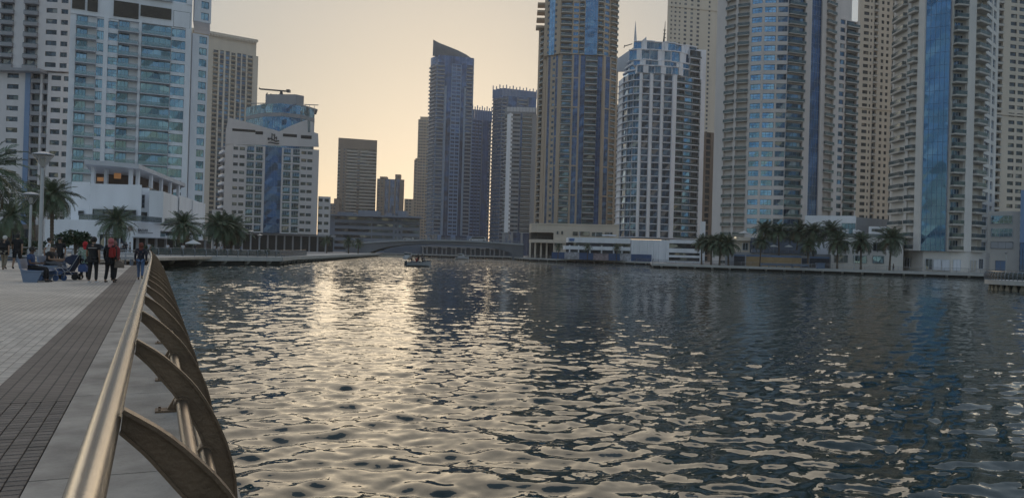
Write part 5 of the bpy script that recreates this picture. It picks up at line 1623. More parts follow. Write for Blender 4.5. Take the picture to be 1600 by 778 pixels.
# ------------------------------------------------------------------ near steel railing
steel = mat('brushed_steel', (.34, .315, .28), .27, metal=1.0, var=.08, scale=3, bump=.05, bscale=60)
bronze = mat('bronze_paint', (.17, .115, .075), .42, metal=.3, var=.18, scale=6, bump=.2, bscale=50)
tube_m = mat('tube_steel', (.20, .165, .13), .36, metal=.85, var=.15, scale=4)
def railing_near():
    T = Thing('waterfront_railing', 'steel handrail on bowed bronze posts along the near quay edge', 'railing', Q(0, 0))
    mb = MB(); H = 1.07
    path = [Q(s, 0 - 0.00016 * max(0, s - 22) ** 2 * (1 if s < 50 else 1), H) for s in [0.2, 1, 2, 4, 8, 14, 20, 26, 32, 38, 44, 50, 56, 62.6]]
    mb.tube(path, .041, 24)
    T.part(mb, 'handrail', [steel], smooth=True)
    for (t, z, r) in ((.27, .76, .030), (.39, .50, .030), (.36, .24, .026)):
        mb = MB(); mb.tube([Q(s, t - 0.00016 * max(0, s - 22) ** 2, z) for s in [0.2, 1, 2, 4, 8, 14, 20, 26, 32, 38, 44, 50, 56, 62.6]], r, 12); T.part(mb, 'rail_tube', [tube_m], smooth=True)
    # post: bowed I-section in the plane across the quay
    out = []; inn = []
    n = 16
    def bez(p, t):
        a, b, c, d = p
        return tuple(a[i] * (1 - t) ** 3 + 3 * b[i] * t * (1 - t) ** 2 + 3 * c[i] * t * t * (1 - t) + d[i] * t ** 3 for i in (0, 1))
    def spline(ps, n):
        # Catmull-Rom through the measured points
        ps = [(2 * ps[0][0] - ps[1][0], 2 * ps[0][1] - ps[1][1])] + ps + [(2 * ps[-1][0] - ps[-2][0], 2 * ps[-1][1] - ps[-2][1])]
        o = []
        m_ = len(ps) - 3
        for i in range(n + 1):
            f = i / n * m_; k = min(int(f), m_ - 1); t = f - k
            p0, p1, p2, p3 = ps[k:k + 4]
            o.append(tuple(.5 * (2 * p1[j] + (p2[j] - p0[j]) * t + (2 * p0[j] - 5 * p1[j] + 4 * p2[j] - p3[j]) * t * t + (3 * p1[j] - p0[j] - 3 * p2[j] + p3[j]) * t ** 3) for j in (0, 1)))
        return o
    out = spline([(.045, 1.10), (.15, 1.03), (.24, .95), (.34, .84), (.43, .69), (.51, .50), (.555, .27), (.54, .018)], n)
    inn = spline([(.04, 1.035), (.11, .965), (.17, .89), (.255, .78), (.345, .63), (.40, .47), (.39, .25), (.27, .018)], n)
    m = MB()
    web = .007
    for i in range(n):
        a, b, c, d = out[i], out[i + 1], inn[i + 1], inn[i]
        for sgn in (-1, 1):
            q = [(a[0], sgn * web, a[1]), (b[0], sgn * web, b[1]), (c[0], sgn * web, c[1]), (d[0], sgn * web, d[1])]
            m._add(q, [(0, 1, 2, 3) if sgn < 0 else (3, 2, 1, 0)])
    def flange(l, hw, th):
        for i in range(len(l) - 1):
            (a0, a1), (b0, b1) = l[i], l[i + 1]
            dx, dz = b0 - a0, b1 - a1; L_ = math.hypot(dx, dz); nx, nz = -dz / L_ * th, dx / L_ * th
            p = [(a0 - nx, -hw, a1 - nz), (b0 - nx, -hw, b1 - nz), (b0 - nx, hw, b1 - nz), (a0 - nx, hw, a1 - nz), (a0 + nx, -hw, a1 + nz), (b0 + nx, -hw, b1 + nz), (b0 + nx, hw, b1 + nz), (a0 + nx, hw, a1 + nz)]
            m._add(p, [(0, 1, 2, 3), (7, 6, 5, 4), (0, 4, 5, 1), (2, 6, 7, 3), (1, 5, 6, 2), (4, 0, 3, 7)])
    flange(out, .026, .006); flange(inn, .020, .005)
    post = m.mesh('post', [bronze])
    bp = MB(); bp.box(.16, .58, -.085, .085, 0.001, .018); 
    for x, y in ((.20, -.06), (.20, .06), (.54, -.06), (.54, .06)): bp.lathe([(.012, .018), (.012, .034), (.002, .036)], 8, o=(x, y, 0))
    plate = bp.mesh('base_plate', [bronze])
    clamps = []
    for (x, z, r) in ((.27, .76, .041), (.39, .50, .041)):
        cl = MB(); cl.tube([(x, -.035, z), (x, .035, z)], r, 14); clamps.append(cl.mesh('tube_collar', [bronze]))
    s = 0.70; k = 0
    while s < 62.5:
        tt = -0.00016 * max(0, s - 22) ** 2
        M = QM @ Matrix.Translation((tt, s, 0))
        p = T.part(post, 'post', None, M=M)
        if s < 32:
            T.part(plate, 'base_plate', None, M=M, parent=p); [T.part(c_, 'tube_collar', None, M=M, parent=p) for c_ in clamps]
        s += 1.87; k += 1
    return out, inn
railing_near()

# lighter railings elsewhere, same family: bowed posts and three tubes
def railing(label, pts, step=1.9, H=1.05, bow=-0.3, sub=None, z=0.0, infill=False, group=None):
    T = Thing('waterfront_railing', label, 'railing', (pts[0][0], pts[0][1], z), group)
    P = [Vector((p[0], p[1], z)) for p in pts]
    pm = MB()
    prof = [(0, H), (bow * .6, H * .85), (bow, H * .5), (bow * .7, 0.02)]
    for k in range(3):
        a, b = prof[k], prof[k + 1]
        pm.extrude([(a[0] - .05, a[1]), (a[0] + .05, a[1]), (b[0] + .07, b[1]), (b[0] - .07, b[1])], (0, 0, 0), (0, 1, 0), (0, 0, 1), (1, 0, 0), -.03, .03)
    post = pm.mesh('post', [frame_grey])
    for hz, off, r in ((H, 0, .05), (H * .72, bow * .75, .03), (H * .48, bow, .03), (H * .25, bow * .85, .03)):
        mb = MB()
        for a, b in zip(P[:-1], P[1:]):
            M = frame2(a, b); L_ = (b - a).length
            mb.tube([M @ Vector((0, off, z + hz)), M @ Vector((L_, off, z + hz))], r, 6)
        T.part(mb, 'rail_tube', [steel if hz == H else tube_m])
    if infill:
        mb = MB()
        for a, b in zip(P[:-1], P[1:]):
            mb.mx = frame2(a, b, z); mb.box(0, (b - a).length, bow * .6, bow * .6 + .03, .1, H * .9)
        mb.mx = None; T.part(mb, 'glass_infill', [rail_glass])
    for a, b in zip(P[:-1], P[1:]):
        M = frame2(a, b); L_ = (b - a).length; n = max(1, int(L_ / step))
        for i in range(n):
            T.part(post, 'post', None, M=M @ Matrix.Translation(((i + .5) * L_ / n, 0, z)))
    return T
railing('curved post railing along the far left promenade in front of the restaurant', [G(236, 103), G(437, 124), G(455, 140), G(478, 168)], infill=True)
railing('railing along the right bank promenade under the palms', [RB[1] + Vector((0.3, 1)), G(1600, 179)], step=2.4, infill=False)
railing('short return railing at the left corner of the right bank', [RB[2] + Vector((1, 2)), RB[1] + Vector((0.3, 1.2))], step=2.4)
railing('low railing in front of the quay by the blue hoarding', [RB[3] + Vector((0, 1)), RB[2] + Vector((0, 1))], step=2.4)
cr0, cr1 = Vector((-36, 56)), Q(S_END - .3, -0.9).to_2d()
railing('cross railing with low pale boards behind the walkers', [cr0, cr1], step=1.6, bow=-0.15)
def boards():
    T = Thing('bench_row', 'row of pale low benches along the cross railing behind the walkers', 'bench', (cr0.x, cr0.y, 0))
    M = frame2(cr0, cr1); L_ = (cr1 - cr0).length
    n = 6
    for i in range(n):
        x0 = i * L_ / n + .12; x1 = (i + 1) * L_ / n - .12
        m = MB(); m.mx = M; m.box(x0, x1, -0.95, -.45, .42, .5); s = T.part(m, 'seat', [mat('bench_pale', (.42, .43, .45), .6)])
        m = MB(); m.mx = M
        for q in range(3): m.box(x0 + .05, x1 - .05, -.52, -.47, .55 + q * .14, .64 + q * .14)
        T.part(m, 'backrest', [mat('bench_pale', (.42, .43, .45), .6)])
        for xl in (x0 + .1, x1 - .2):
            m = MB(); m.mx = M; m.box(xl, xl + .1, -.9, -.5, 0, .419); T.part(m, 'leg', [slate_panel])
boards()

# ------------------------------------------------------------------ round pier at the right edge
def pier():
    c = G(1640, 97); r = G(1640, 97).x - G(1553, 97).x
    T = Thing('viewing_pier', 'round pale viewing platform on raked piles at the right edge', 'pier', (c.x, c.y, WATER))
    n = 40
    ring = [(c.x + r * math.cos(2 * math.pi * i / n), c.y + r * math.sin(2 * math.pi * i / n)) for i in range(n)]
    inner = [(c.x + (r - 1) * math.cos(2 * math.pi * i / n), c.y + (r - 1) * math.sin(2 * math.pi * i / n)) for i in range(n)]
    m = MB(); m.prism(ring, -0.55, 0.0); T.part(m, 'platform', [quay])
    m = MB(); m.prism([(c.x + (p[0] - c.x) * .9, c.y + (p[1] - c.y) * .9) for p in ring], -3, -0.56); T.part(m, 'substructure', [quay_dark])
    for i in range(22):
        a = math.pi + 2 * math.pi * i / 44 - .3
        d = Vector((math.cos(a), math.sin(a), 0)); tn = Vector((-d.y, d.x, 0)); o = Vector((c.x, c.y, 0))
        m = MB()
        pr = [(-.35, -1.35), (.35, -1.35), (.12, -.561), (-.12, -.561)]
        m.extrude(pr, o, tn, (0, 0, 1), d, r * .91, r * .95); T.part(m, 'pile', [mat('pile_concrete', (.24, .21, .16), .8, var=.3, scale=2)])
    rt = railing('curved grey railing around the round viewing platform', [(c.x + (r - .25) * math.cos(a), c.y + (r - .25) * math.sin(a)) for a in [R(150) + R(130) * i / 30 for i in range(31)]], step=0.7, infill=True)
    # link to the bank
    m = MB(); m.prism([(c.x, c.y), (c.x + 60, c.y + 80), (c.x + 70, c.y + 74), (c.x + 12, c.y - 8)], -.56, -.01); T.part(m, 'gangway', [quay])
pier()

# ------------------------------------------------------------------ lamp posts
def lamp_post(px, ytop, d, label, hz=None, r=.09, s=1.0):
    g = G(px, d, 400)
    H = PZ(px, ytop, d)
    x = PX(px, (ytop + 400) / 2, d)
    T = Thing('street_lamp', label, 'street lamp', (x, d, 0), 'street lamps on the promenade')
    gal = mat('galvanised_steel', (.40, .42, .46), .42, metal=.6, var=.1, scale=2)
    m = MB(); m.lathe([(r * 1.5, 0), (r * 1.5, .5), (r * 1.05, .56), (r * .95, H - .95 * s), (r * .6, H - .9 * s)], 14, o=(x, d, 0)); T.part(m, 'pole', [gal], smooth=False)
    m = MB(); m.lathe([(r * .7, H - .9 * s), (r * .9, H - .8 * s), (.52 * s, H - .22 * s)], 18, o=(x, d, 0))
    bowl = mat('lamp_bowl', (.30, .31, .30), .15, metal=.1, var=.08, alpha=.4)
    b = T.part(m, 'glass_bowl', [bowl])
    m = MB(); m.lathe([(.10 * s, H - .78 * s), (.13 * s, H - .6 * s), (.1 * s, H - .4 * s), (.03 * s, H - .36 * s)], 10, o=(x, d, 0)); T.part(m, 'lamp_bulb', [mat('bulb_glass', (.6, .6, .58), .3)], parent=b)
    for k in range(3):
        a = 2 * math.pi * k / 3 + .4
        m = MB(); m.tube([(x + math.cos(a) * .1 * s, d + math.sin(a) * .1 * s, H - .86 * s), (x + math.cos(a) * .5 * s, d + math.sin(a) * .5 * s, H - .2 * s)], .015 * s, 5); T.part(m, 'strut', [gal])
    m = MB(); m.lathe([(.48 * s, H - .2 * s), (.55 * s, H - .18 * s), (.54 * s, H - .14 * s), (.2 * s, H - .03 * s), (.02, H)], 20, o=(x, d, 0)); T.part(m, 'lamp_cap', [gal])
lamp_post(65, 237, 45, 'tallest lamp post with glass bowl above the bench on the left', r=.105, s=1.05)
lamp_post(47.5, 300, 57, 'slimmer lamp post with glass bowl behind the tallest one', r=.09, s=1.05)
lamp_post(26, 342.5, 150, 'small far lamp post in front of the kiosk at left')
lamp_post(333, 355, 135, 'lamp post among the palms on the far left promenade')
lamp_post(391, 360, 138, 'lamp post in front of the hotel, left of two')
lamp_post(405.5, 366, 160, 'lamp post in front of the hotel, right of two')
lamp_post(378, 370, 168, 'small lamp post behind the palms before the hotel')
lamp_post(1335, 390, 185, 'lamp post on the right bank promenade among the palms', s=.6)
lamp_post(1572, 394, 178, 'lamp post on the right bank in front of the stone podium', s=.6)

# ------------------------------------------------------------------ palms
leaf_m = mat('palm_leaflet', (.080, .115, .062), .55, var=.25, scale=1.5, rnd=.3)
leaf_dry = mat('palm_leaflet_dry', (.14, .10, .05), .7, var=.25, scale=1.5, rnd=.2)
trunk_m = mat('palm_trunk', (.10, .075, .055), .9, var=.35, scale=4, bump=.9, bscale=9)
def frond_mesh(seed, L_, droop, mt, pairs=34):
    rng = random.Random(seed)
    m = MB()
    pts = []
    ang = 0.0; p = Vector((0, 0, 0)); n = 12
    for i in range(n + 1):
        pts.append(p.copy())
        t = i / n
        ang = -droop * t ** 1.4
        p = p + Vector((math.cos(ang), 0, math.sin(ang))) * (L_ / n)
    m.tube(pts, [.035 * (1 - .85 * i / n) for i in range(n + 1)], 4, 0, cap=False)
    for i in range(pairs):
        t = 0.10 + 0.89 * i / (pairs - 1)
        f = t * n; k = min(int(f), n - 1); q = pts[k].lerp(pts[k + 1], f - k)
        tg = (pts[k + 1] - pts[k]).normalized()
        up = Vector((-tg.z, 0, tg.x))
        ll = L_ * .22 * (math.sin(math.pi * (0.12 + .80 * t)) ** .7) * rng.uniform(.85, 1.12)
        w = .026 * L_ / 2.6 * 1.25
        for s in (-1, 1):
            d = (tg * (0.55 + .5 * t) + Vector((0, s, 0)) * 1.0 + up * rng.uniform(.05, .5)).normalized()
            e1 = q + d * ll * .55
            e2 = q + d * ll + Vector((0, 0, -ll * rng.uniform(.15, .4)))
            wv = tg * w
            m._add([q - wv * .6, q + wv * .6, e1 + wv, e1 - wv, e2], [(0, 1, 2, 3), (3, 2, 4)])
    return m.mesh('frond', [mt])
FR = [frond_mesh(i, 2.6, dr, leaf_m) for i, dr in enumerate((0.5, 0.9, 1.25, 1.6))]
FD = [frond_mesh(20, 2.3, 1.1, leaf_dry)]
def trunk_mesh(h, r, seed):
    rng = random.Random(seed); m = MB()
    n = max(6, int(h / .35)); prof = []
    for i in range(n + 1):
        z = h * i / n; rr = r * (1.25 - .35 * min(1, i / n * 3)) if i < n * .33 else r * .9
        prof.append((rr * 1.07, z)); 
        if i < n: prof.append((rr * .93, z + h / n * .75))
    m.lathe(prof, 12)
    m.lathe([(r * .9, h - .5), (r * 1.45, h - .15), (r * 1.3, h + .15), (r * .4, h + .4)], 12)
    return m.mesh('trunk', [trunk_m])
def palm(x, y, h, label, seed, nf=46, scale=1.0, group='palms', trunk=True, z=0.0, spread=1.0):
    rng = random.Random(seed)
    T = Thing('palm_tree', label, 'palm tree', (x, y, z), group)
    LEAN = Matrix.Translation((x, y, z)) @ Euler((rng.gauss(0, .035), rng.gauss(0, .045), 0)).to_matrix().to_4x4() @ Matrix.Translation((-x, -y, -z))
    T.part(trunk_mesh(h, .19 * min(1.2, scale), seed), 'trunk', None, M=LEAN @ Matrix.Translation((x, y, z)))
    for i in range(nf):
        u = (i + .5) / nf
        el = R(78) - R(118) * u ** .8 + rng.uniform(-.1, .1)
        az = i * 2.39996 + rng.uniform(-.25, .25)
        me = FR[min(3, int(u * 3.2) + rng.choice((0, 0, 1)))]
        if u > .86 and rng.random() < .45: me = FD[0]
        s = scale * rng.uniform(.85, 1.1) * (0.8 + .3 * min(1, u * 2))
        M = Matrix.Translation((x, y, z + h + .1)) @ Matrix.Rotation(az, 4, 'Z') @ Matrix.Rotation(-el, 4, 'Y') @ Matrix.Rotation(rng.uniform(-.35, .35), 4, 'X') @ Matrix.Scale(s, 4)
        T.part(me, 'frond', None, M=LEAN @ M)
def palm_px(px, d, ycrown, ytop, label, seed, nf=56, group='palms along the promenades', zb=0.0):
    x = PX(px, ycrown, d); zc = PZ(px, ycrown, d)
    h = zc - zb
    s = (PZ(px, ytop, d) - zc) / 2.35 * 1.22
    zc -= 0.25 * s; h = zc - zb
    palm(x, d, h, label, seed, nf, max(.5, s), group, z=zb)
# left bank
palm_px(180, 118, 343, 319, 'palm in front of the wide window of the white restaurant', 1)
palm_px(290, 126, 350, 325, 'palm above the small pale parasol on the far left promenade', 2)
palm_px(338, 134, 349, 326, 'left palm of the dense clump before the hotel', 3)
palm_px(362, 138, 354, 330, 'right palm of the dense clump before the hotel', 4)
palm_px(352, 146, 352, 329, 'middle palm of the dense clump before the hotel', 41)
palm_px(84, 84, 302, 272, 'tall palm behind the two lamp posts', 5)
palm_px(58, 92, 310, 286, 'palm between the two lamp posts, behind them', 6, nf=34)
palm_px(16, 78, 335, 306, 'palm at the left edge above the walkers', 7, nf=38)
palm_px(-52, 20, 262, 205, 'near palm at the left edge reaching long fronds into the picture', 8, nf=44)
palm_px(511, 262, 374, 365, 'left of two small palms near the left end of the bridge', 9, nf=36)
palm_px(545, 270, 376, 367, 'right of two small palms near the left end of the bridge', 10, nf=36)
palm_px(560, 285, 378, 370, 'farthest small palm beside the left end of the bridge', 11, nf=36)
# right bank
RP = [(1097, 212, 377, 366, 'leftmost palm of the right bank clump'), (1112, 210, 377, 364, 'second palm of the right bank clump'), (1125, 208, 379, 364, 'third palm of the right bank clump'),
      (1139, 206, 380, 366, 'fourth palm of the right bank clump'), (1197, 216, 357, 343, 'left tall palm on the terrace before the convex tower'), (1219, 214, 360, 346, 'second tall palm on the terrace before the convex tower'),
      (1243, 214, 359, 344, 'third tall palm on the terrace before the convex tower'), (1272, 212, 361, 345, 'broad palm in front of the pale podium wall'), (1302, 211, 359, 342, 'tall palm against the dark window of the pale podium'),
      (1188, 203, 376, 366, 'short palm in front of the left half of the plywood hoarding'), (1263, 202, 381, 370, 'short palm in front of the right end of the plywood hoarding'),
      (1309, 199, 376, 361, 'palm before the left shop window of the stone podium'), (1346, 198, 376, 362, 'palm before the middle shop window of the stone podium'), (1391, 197, 371, 353, 'rightmost large palm beside the blue striped tower')]
for i, (px, d, yc, yt, lab) in enumerate(RP): palm_px(px, d, yc, yt - (yc - yt) * .14, lab, 30 + i, nf=62)
for i, (px, lab) in enumerate(((872, 'left small palm in front of the white podium'), (918.5, 'middle small palm in front of the white podium'), (964, 'right small palm in front of the white podium'))):
    palm_px(px, 292 - i * 2, 385, 378.5, lab, 60 + i, nf=34)

# ------------------------------------------------------------------ shrubs
bush_m = mat('shrub_leaf', (.035, .062, .030), .55, var=.3, scale=2, rnd=.2)
bark_m = mat('shrub_bark', (.10, .085, .07), .9, var=.3, scale=5)
flower_m = mat('flower_white', (.7, .68, .62), .7)
def shrub(name, label, x, y, zc, rx, rz, n, seed, stem=True, cat='shrub', flowers=0, leaf=.2, group=None):
    rng = random.Random(seed)
    T = Thing(name, label, cat, (x, y, 0), group)
    m = MB()
    blobs = [(rng.uniform(-.55, .55) * rx, rng.uniform(-.5, .5) * rx, zc + rng.uniform(-.5, .55) * rz, rng.uniform(.35, .55)) for _ in range(9)]
    def leaf_at(c, L_, mi=0):
        d = Vector((rng.gauss(0, 1), rng.gauss(0, 1), rng.gauss(0.3, .8))).normalized()
        sd = d.cross(Vector((rng.gauss(0, 1), rng.gauss(0, 1), rng.gauss(0, 1)))).normalized() * L_ * .3
        m._add([c, c + d * L_ * .5 + sd, c + d * L_, c + d * L_ * .5 - sd], [(0, 1, 2, 3)], mi)
    for i in range(n):
        b = rng.choice(blobs)
        v = Vector((rng.gauss(0, 1), rng.gauss(0, 1), rng.gauss(0, 1))).normalized() * rng.uniform(.55, 1.0) ** .6 * b[3]
        leaf_at(Vector((x + b[0] + v.x * rx, y + b[1] + v.y * rx, b[2] + v.z * rz)), leaf * rng.uniform(.7, 1.3))
    for i in range(flowers):
        b = rng.choice(blobs); v = Vector((rng.gauss(0, 1), -abs(rng.gauss(0, 1)), rng.gauss(0, 1))).normalized() * b[3]
        for _ in range(5): leaf_at(Vector((x + b[0] + v.x * rx, y + b[1] + v.y * rx, b[2] + v.z * rz)), .09, 1)
    T.part(m, 'foliage', [bush_m, flower_m])
    if stem:
        s = MB()
        s.tube([(x, y, 0), (x + .03, y, zc * .45), (x - .02, y, zc - rz * .3)], [.07, .055, .04], 7)
        for b in blobs[:5]: s.tube([(x + .01, y, zc * .45), (x + b[0] * .6, y + b[1] * .6, b[2] - .1), (x + b[0], y + b[1], b[2])], [.04, .03, .015], 5)
        T.part(s, 'trunk', [bark_m])
p = G(117, 50); shrub('shrub', 'dark leafy flowering tree left of the couple seen from behind', p.x, p.y, PZ(117, 375, 50), 1.05, .75, 2400, 2, flowers=26, cat='tree', leaf=.2)
p = G(46, 60); shrub('hedge', 'rounded dark hedge behind the lamp posts', p.x, p.y, .9, 1.3, .9, 1800, 3, stem=False, cat='hedge', leaf=.18)
p = G(76, 62); shrub('hedge', 'small dark hedge right of the tallest lamp post', p.x, p.y, .8, .9, .8, 1200, 4, stem=False, cat='hedge', leaf=.18)
p = G(12, 66); shrub('hedge', 'low dark hedge behind the white haired walker', p.x, p.y, .6, 1.4, .6, 1200, 5, stem=False, cat='hedge', leaf=.18)
mb = MB(); mb.prism([G(-30, 58), G(40, 60), G(40, 61), G(-30, 59)], 0, .55); single('planter', mb, [slate_panel], 'long low dark planter wall behind the walkers at left', 'planter')
for i, (px, d) in enumerate(((231, 116), (238, 117), (276, 122), (312, 127), (404, 132), (418, 135))):
    p = G(px, d)
    shrub('shrub', ['small shrub beside the restaurant entrance canopy', 'second small shrub at the restaurant front', 'small shrub left of the pale parasol', 'small shrub right of the pale parasol', 'left low shrub before the hotel', 'right low shrub before the hotel'][i], p.x, p.y, .7, .6, .6, 260, 80 + i, stem=False, leaf=.22)

# ------------------------------------------------------------------ parasols
def parasol(px, ytop, d, w, label, zb=0.0, rise=.7):
    x = PX(px, ytop, d); zt = PZ(px, ytop, d)
    T = Thing('parasol', label, 'parasol', (x, d, zb))
    m = MB(); n = 8; ap = (x, d, zt)
    rim = [(x + w * math.cos(2 * math.pi * i / n + .39), d + w * math.sin(2 * math.pi * i / n + .39), zt - rise) for i in range(n)]
    low = [(a, b, c - .12) for a, b, c in rim]
    for i in range(n):
        j = (i + 1) % n; m.tri(ap, rim[i], rim[j]); m.quad(rim[i], low[i], low[j], rim[j])
    T.part(m, 'canopy', [mat('parasol_cloth', (.58, .57, .55), .8, var=.06)])
    m = MB(); m.tube([(x, d, zb), (x, d, zt - .02)], .04, 8); T.part(m, 'pole', [frame_grey])
parasol(302, 374.5, 121, 1.15, 'small pale parasol on the far left promenade', rise=.55)
zt_ = PZ(1200, 395, 214)
parasol(1209, 382, 214, 1.15, 'left pale parasol on the terrace above the plywood hoarding', zt_, .5)
parasol(1232.5, 382.5, 213, 1.1, 'right pale parasol on the terrace above the plywood hoarding', zt_, .5)
zp_ = PZ(1350, 371, 206)
parasol(1341, 359, 212, 1.2, 'pale parasol on the roof terrace of the stone podium', zp_, .5)
parasol(1163, 361, 225, 1.6, 'dark topped parasol above the lit roundel', PZ(1160, 373, 225), .6)
# bin on the right bank
p = G(1283, 190); m = MB(); m.prism([(p.x - .9, p.y), (p.x + .9, p.y), (p.x + .9, p.y + 1), (p.x - .9, p.y + 1)], 0, 1.15); m.prism([(p.x - 1, p.y - .1), (p.x + 1, p.y - .1), (p.x + 1, p.y + 1.1), (p.x - 1, p.y + 1.1)], 1.16, 1.4)
single('recycling_bin', m, [mat('bin_blue', (.10, .15, .24), .5)], 'blue grey bin on the right bank promenade', 'bin')
for i, px in enumerate((1196, 1208, 1220, 1232, 1246, 1258)):
    p = G(px, 196 - i * .3)
    m = MB(); m.box(p.x - 1.1, p.x + 1.1, p.y, p.y + .5, .4, .5); m.box(p.x - 1.1, p.x + 1.1, p.y + .5, p.y + .56, .5, .95); m.box(p.x - 1, p.x - .9, p.y, p.y + .5, 0, .4); m.box(p.x + .9, p.x + 1, p.y, p.y + .5, 0, .4)
    single('park_bench', m, [slate_panel], 'dark bench in the row before the plywood hoarding, number %s from the left' % ('one two three four five six'.split()[i]), 'bench', group='benches on the right bank')

# ------------------------------------------------------------------ people
WORK = bpy.data.scenes.new('workbench')      # scratch scene for growing the figures
def skin_mesh(chains, verts, rad, name):
    me = bpy.data.meshes.new(name)
    me.from_pydata(verts, chains, [])
    return me
SKIN = {}
def skin_obj(name, verts, edges, radii, m, roots, lev=1):
    """grow a smooth surface round a skeleton and keep the evaluated mesh"""
    me = bpy.data.meshes.new(name); me.from_pydata(verts, edges, [])
    ob = bpy.data.objects.new(name, me); WORK.collection.objects.link(ob)
    md = ob.modifiers.new('skin', 'SKIN')
    md.use_smooth_shade = True
    sv = me.skin_vertices[0].data
    for i, r in enumerate(radii):
        sv[i].radius = r if isinstance(r, tuple) else (r, r)
        sv[i].use_root = i in roots
    ss = ob.modifiers.new('sub', 'SUBSURF'); ss.levels = lev; ss.render_levels = lev
    with bpy.context.temp_override(scene=WORK, view_layer=WORK.view_layers[0]):
        dg = bpy.context.evaluated_depsgraph_get()
    out = bpy.data.meshes.new_from_object(ob.evaluated_get(dg))
    bpy.data.objects.remove(ob); bpy.data.meshes.remove(me)
    out.name = name
    out.materials.clear(); out.materials.append(m)
    return out
def lerp3(a, b, t): return tuple(a[i] + (b[i] - a[i]) * t for i in range(3))
def person(label, x, y, face, height, J, top, bottom, shoes, skin=(.28, .17, .11), hair=(.02, .018, .016), hat=None, scarf=None, sleeves=.45, legs=1.0, tunic=0.0, girth=1.0, z=0.0, print_=None, fine=True, group=None, skirt=False):
    """J: joints in a 1.75 m figure; x right, y forward, z up"""
    s = height / 1.75
    T = Thing('person', label, 'person', (x, y, z), group)
    M = Matrix.Translation((x, y, z)) @ Matrix.Rotation(face, 4, 'Z') @ Matrix.Scale(s, 4)
    sk = mat('skin_%.2f' % skin[0], skin, .55, var=.06)
    V = []; E = []; Rr = []; roots = []
    def ch(start, pts):
        prev = start
        for p, r in pts:
            V.append(p); Rr.append(r)
            if prev is not None: E.append((prev, len(V) - 1))
            else: roots.append(len(V) - 1)
            prev = len(V) - 1
        return prev
    pel = ch(None, [(J['pelvis'], (.135 * girth, .105 * girth))])
    wa = ch(pel, [(lerp3(J['pelvis'], J['chest'], .5), (.12 * girth, .09 * girth))])
    cst = ch(wa, [(J['chest'], (.15 * girth, .105 * girth))])
    nb = ch(cst, [(J['neck'], (.062, .062))])
    hd = J['head']
    dv = Vector(hd) - Vector(J['neck'])
    hb = ch(nb, [(tuple(Vector(J['neck']) + dv * .45), (.062, .07)), (tuple(Vector(J['neck']) + dv * .8), (.082, .095)), (tuple(Vector(J['neck']) + dv * 1.12), (.09, .105)), (tuple(Vector(J['neck']) + dv * 1.4), (.06, .07))])
    for sd in 'lr':
        sh, el, wr, ha = J['sh' + sd], J['el' + sd], J['wr' + sd], J['ha' + sd]
        e = ch(cst, [(sh, .062), (lerp3(sh, el, .5), .05), (el, .042), (lerp3(el, wr, .4), .042), (wr, .028), (lerp3(wr, ha, .6), (.038, .02))])
        # fingers, each rooted in the palm
        if fine:
            d = (Vector(ha) - Vector(wr)).normalized()
            sidev = d.cross(Vector((1, 0, 0)) if abs(d.x) < .8 else Vector((0, 0, 1))).normalized()
            pal = Vector(lerp3(wr, ha, .6))
            curl = d.cross(sidev) * (-1 if sd == 'l' else 1)
            for k, ln in enumerate((.068, .078, .073, .058)):
                b0 = pal + sidev * (k - 1.5) * .019 + d * .015
                ch(None, [(tuple(b0), .0095), (tuple(b0 + d * ln * .6), .009), (tuple(b0 + d * ln + curl * .015), .007)])
            b0 = pal - d * .02 + sidev * -.03
            ch(None, [(tuple(b0), .011), (tuple(b0 + d * .03 - sidev * .02), .0095), (tuple(b0 + d * .06 - sidev * .022), .0075)])
        hp, kn, an, to = J['hp' + sd], J['kn' + sd], J['an' + sd], J['to' + sd]
        ch(pel, [(hp, .092), (lerp3(hp, kn, .5), .078), (kn, .056), (lerp3(kn, an, .35), .055), (an, .036), (to, (.036, .028))])
    body = skin_obj('body', V, E, Rr, sk, roots)
    b = T.part(body, 'body', None, M=M)
    # shirt
    def garment(name, m, fn, lev=1):
        nonlocal V, E, Rr, roots
        V = []; E = []; Rr = []; roots = []
        fn()
        return T.part(skin_obj(name, V, E, Rr, m, roots, lev), name, None, M=M)
    gx = .022
    def shirt():
        low = lerp3(J['pelvis'], J['chest'], -.1 - tunic)
        p0 = ch(None, [(J['pelvis'], (.15 * girth + gx, .12 * girth + gx))])
        if tunic: ch(p0, [(low, (.17 * girth + gx, .14 * girth + gx))])
        else: ch(p0, [(low, (.145 * girth + gx, .118 * girth + gx))])
        a = ch(p0, [(lerp3(J['pelvis'], J['chest'], .5), (.135 * girth + gx, .10 * girth + gx)), (J['chest'], (.16 * girth + gx, .112 * girth + gx))])
        ch(a, [(lerp3(J['chest'], J['neck'], .75), (.09, .085))])
        for sd in 'lr':
            sh, el, wr = J['sh' + sd], J['el' + sd], J['wr' + sd]
            if sleeves <= .5: ch(a, [(sh, .082), (lerp3(sh, el, sleeves * 1.5), .07)])
            else: ch(a, [(sh, .082), (lerp3(sh, el, .5), .068), (el, .058), (lerp3(el, wr, .9), .042)])
    if print_: tm = print_
    else: tm = mat('cloth_%02x%02x%02x' % tuple(int(c * 255) for c in top), top, .85, var=.12, scale=6, bump=.4, bscale=14)
    garment('shirt', tm, shirt)
    bm_ = mat('cloth_%02x%02x%02x' % tuple(int(c * 255) for c in bottom), bottom, .85, var=.12, scale=6, bump=.4, bscale=14)
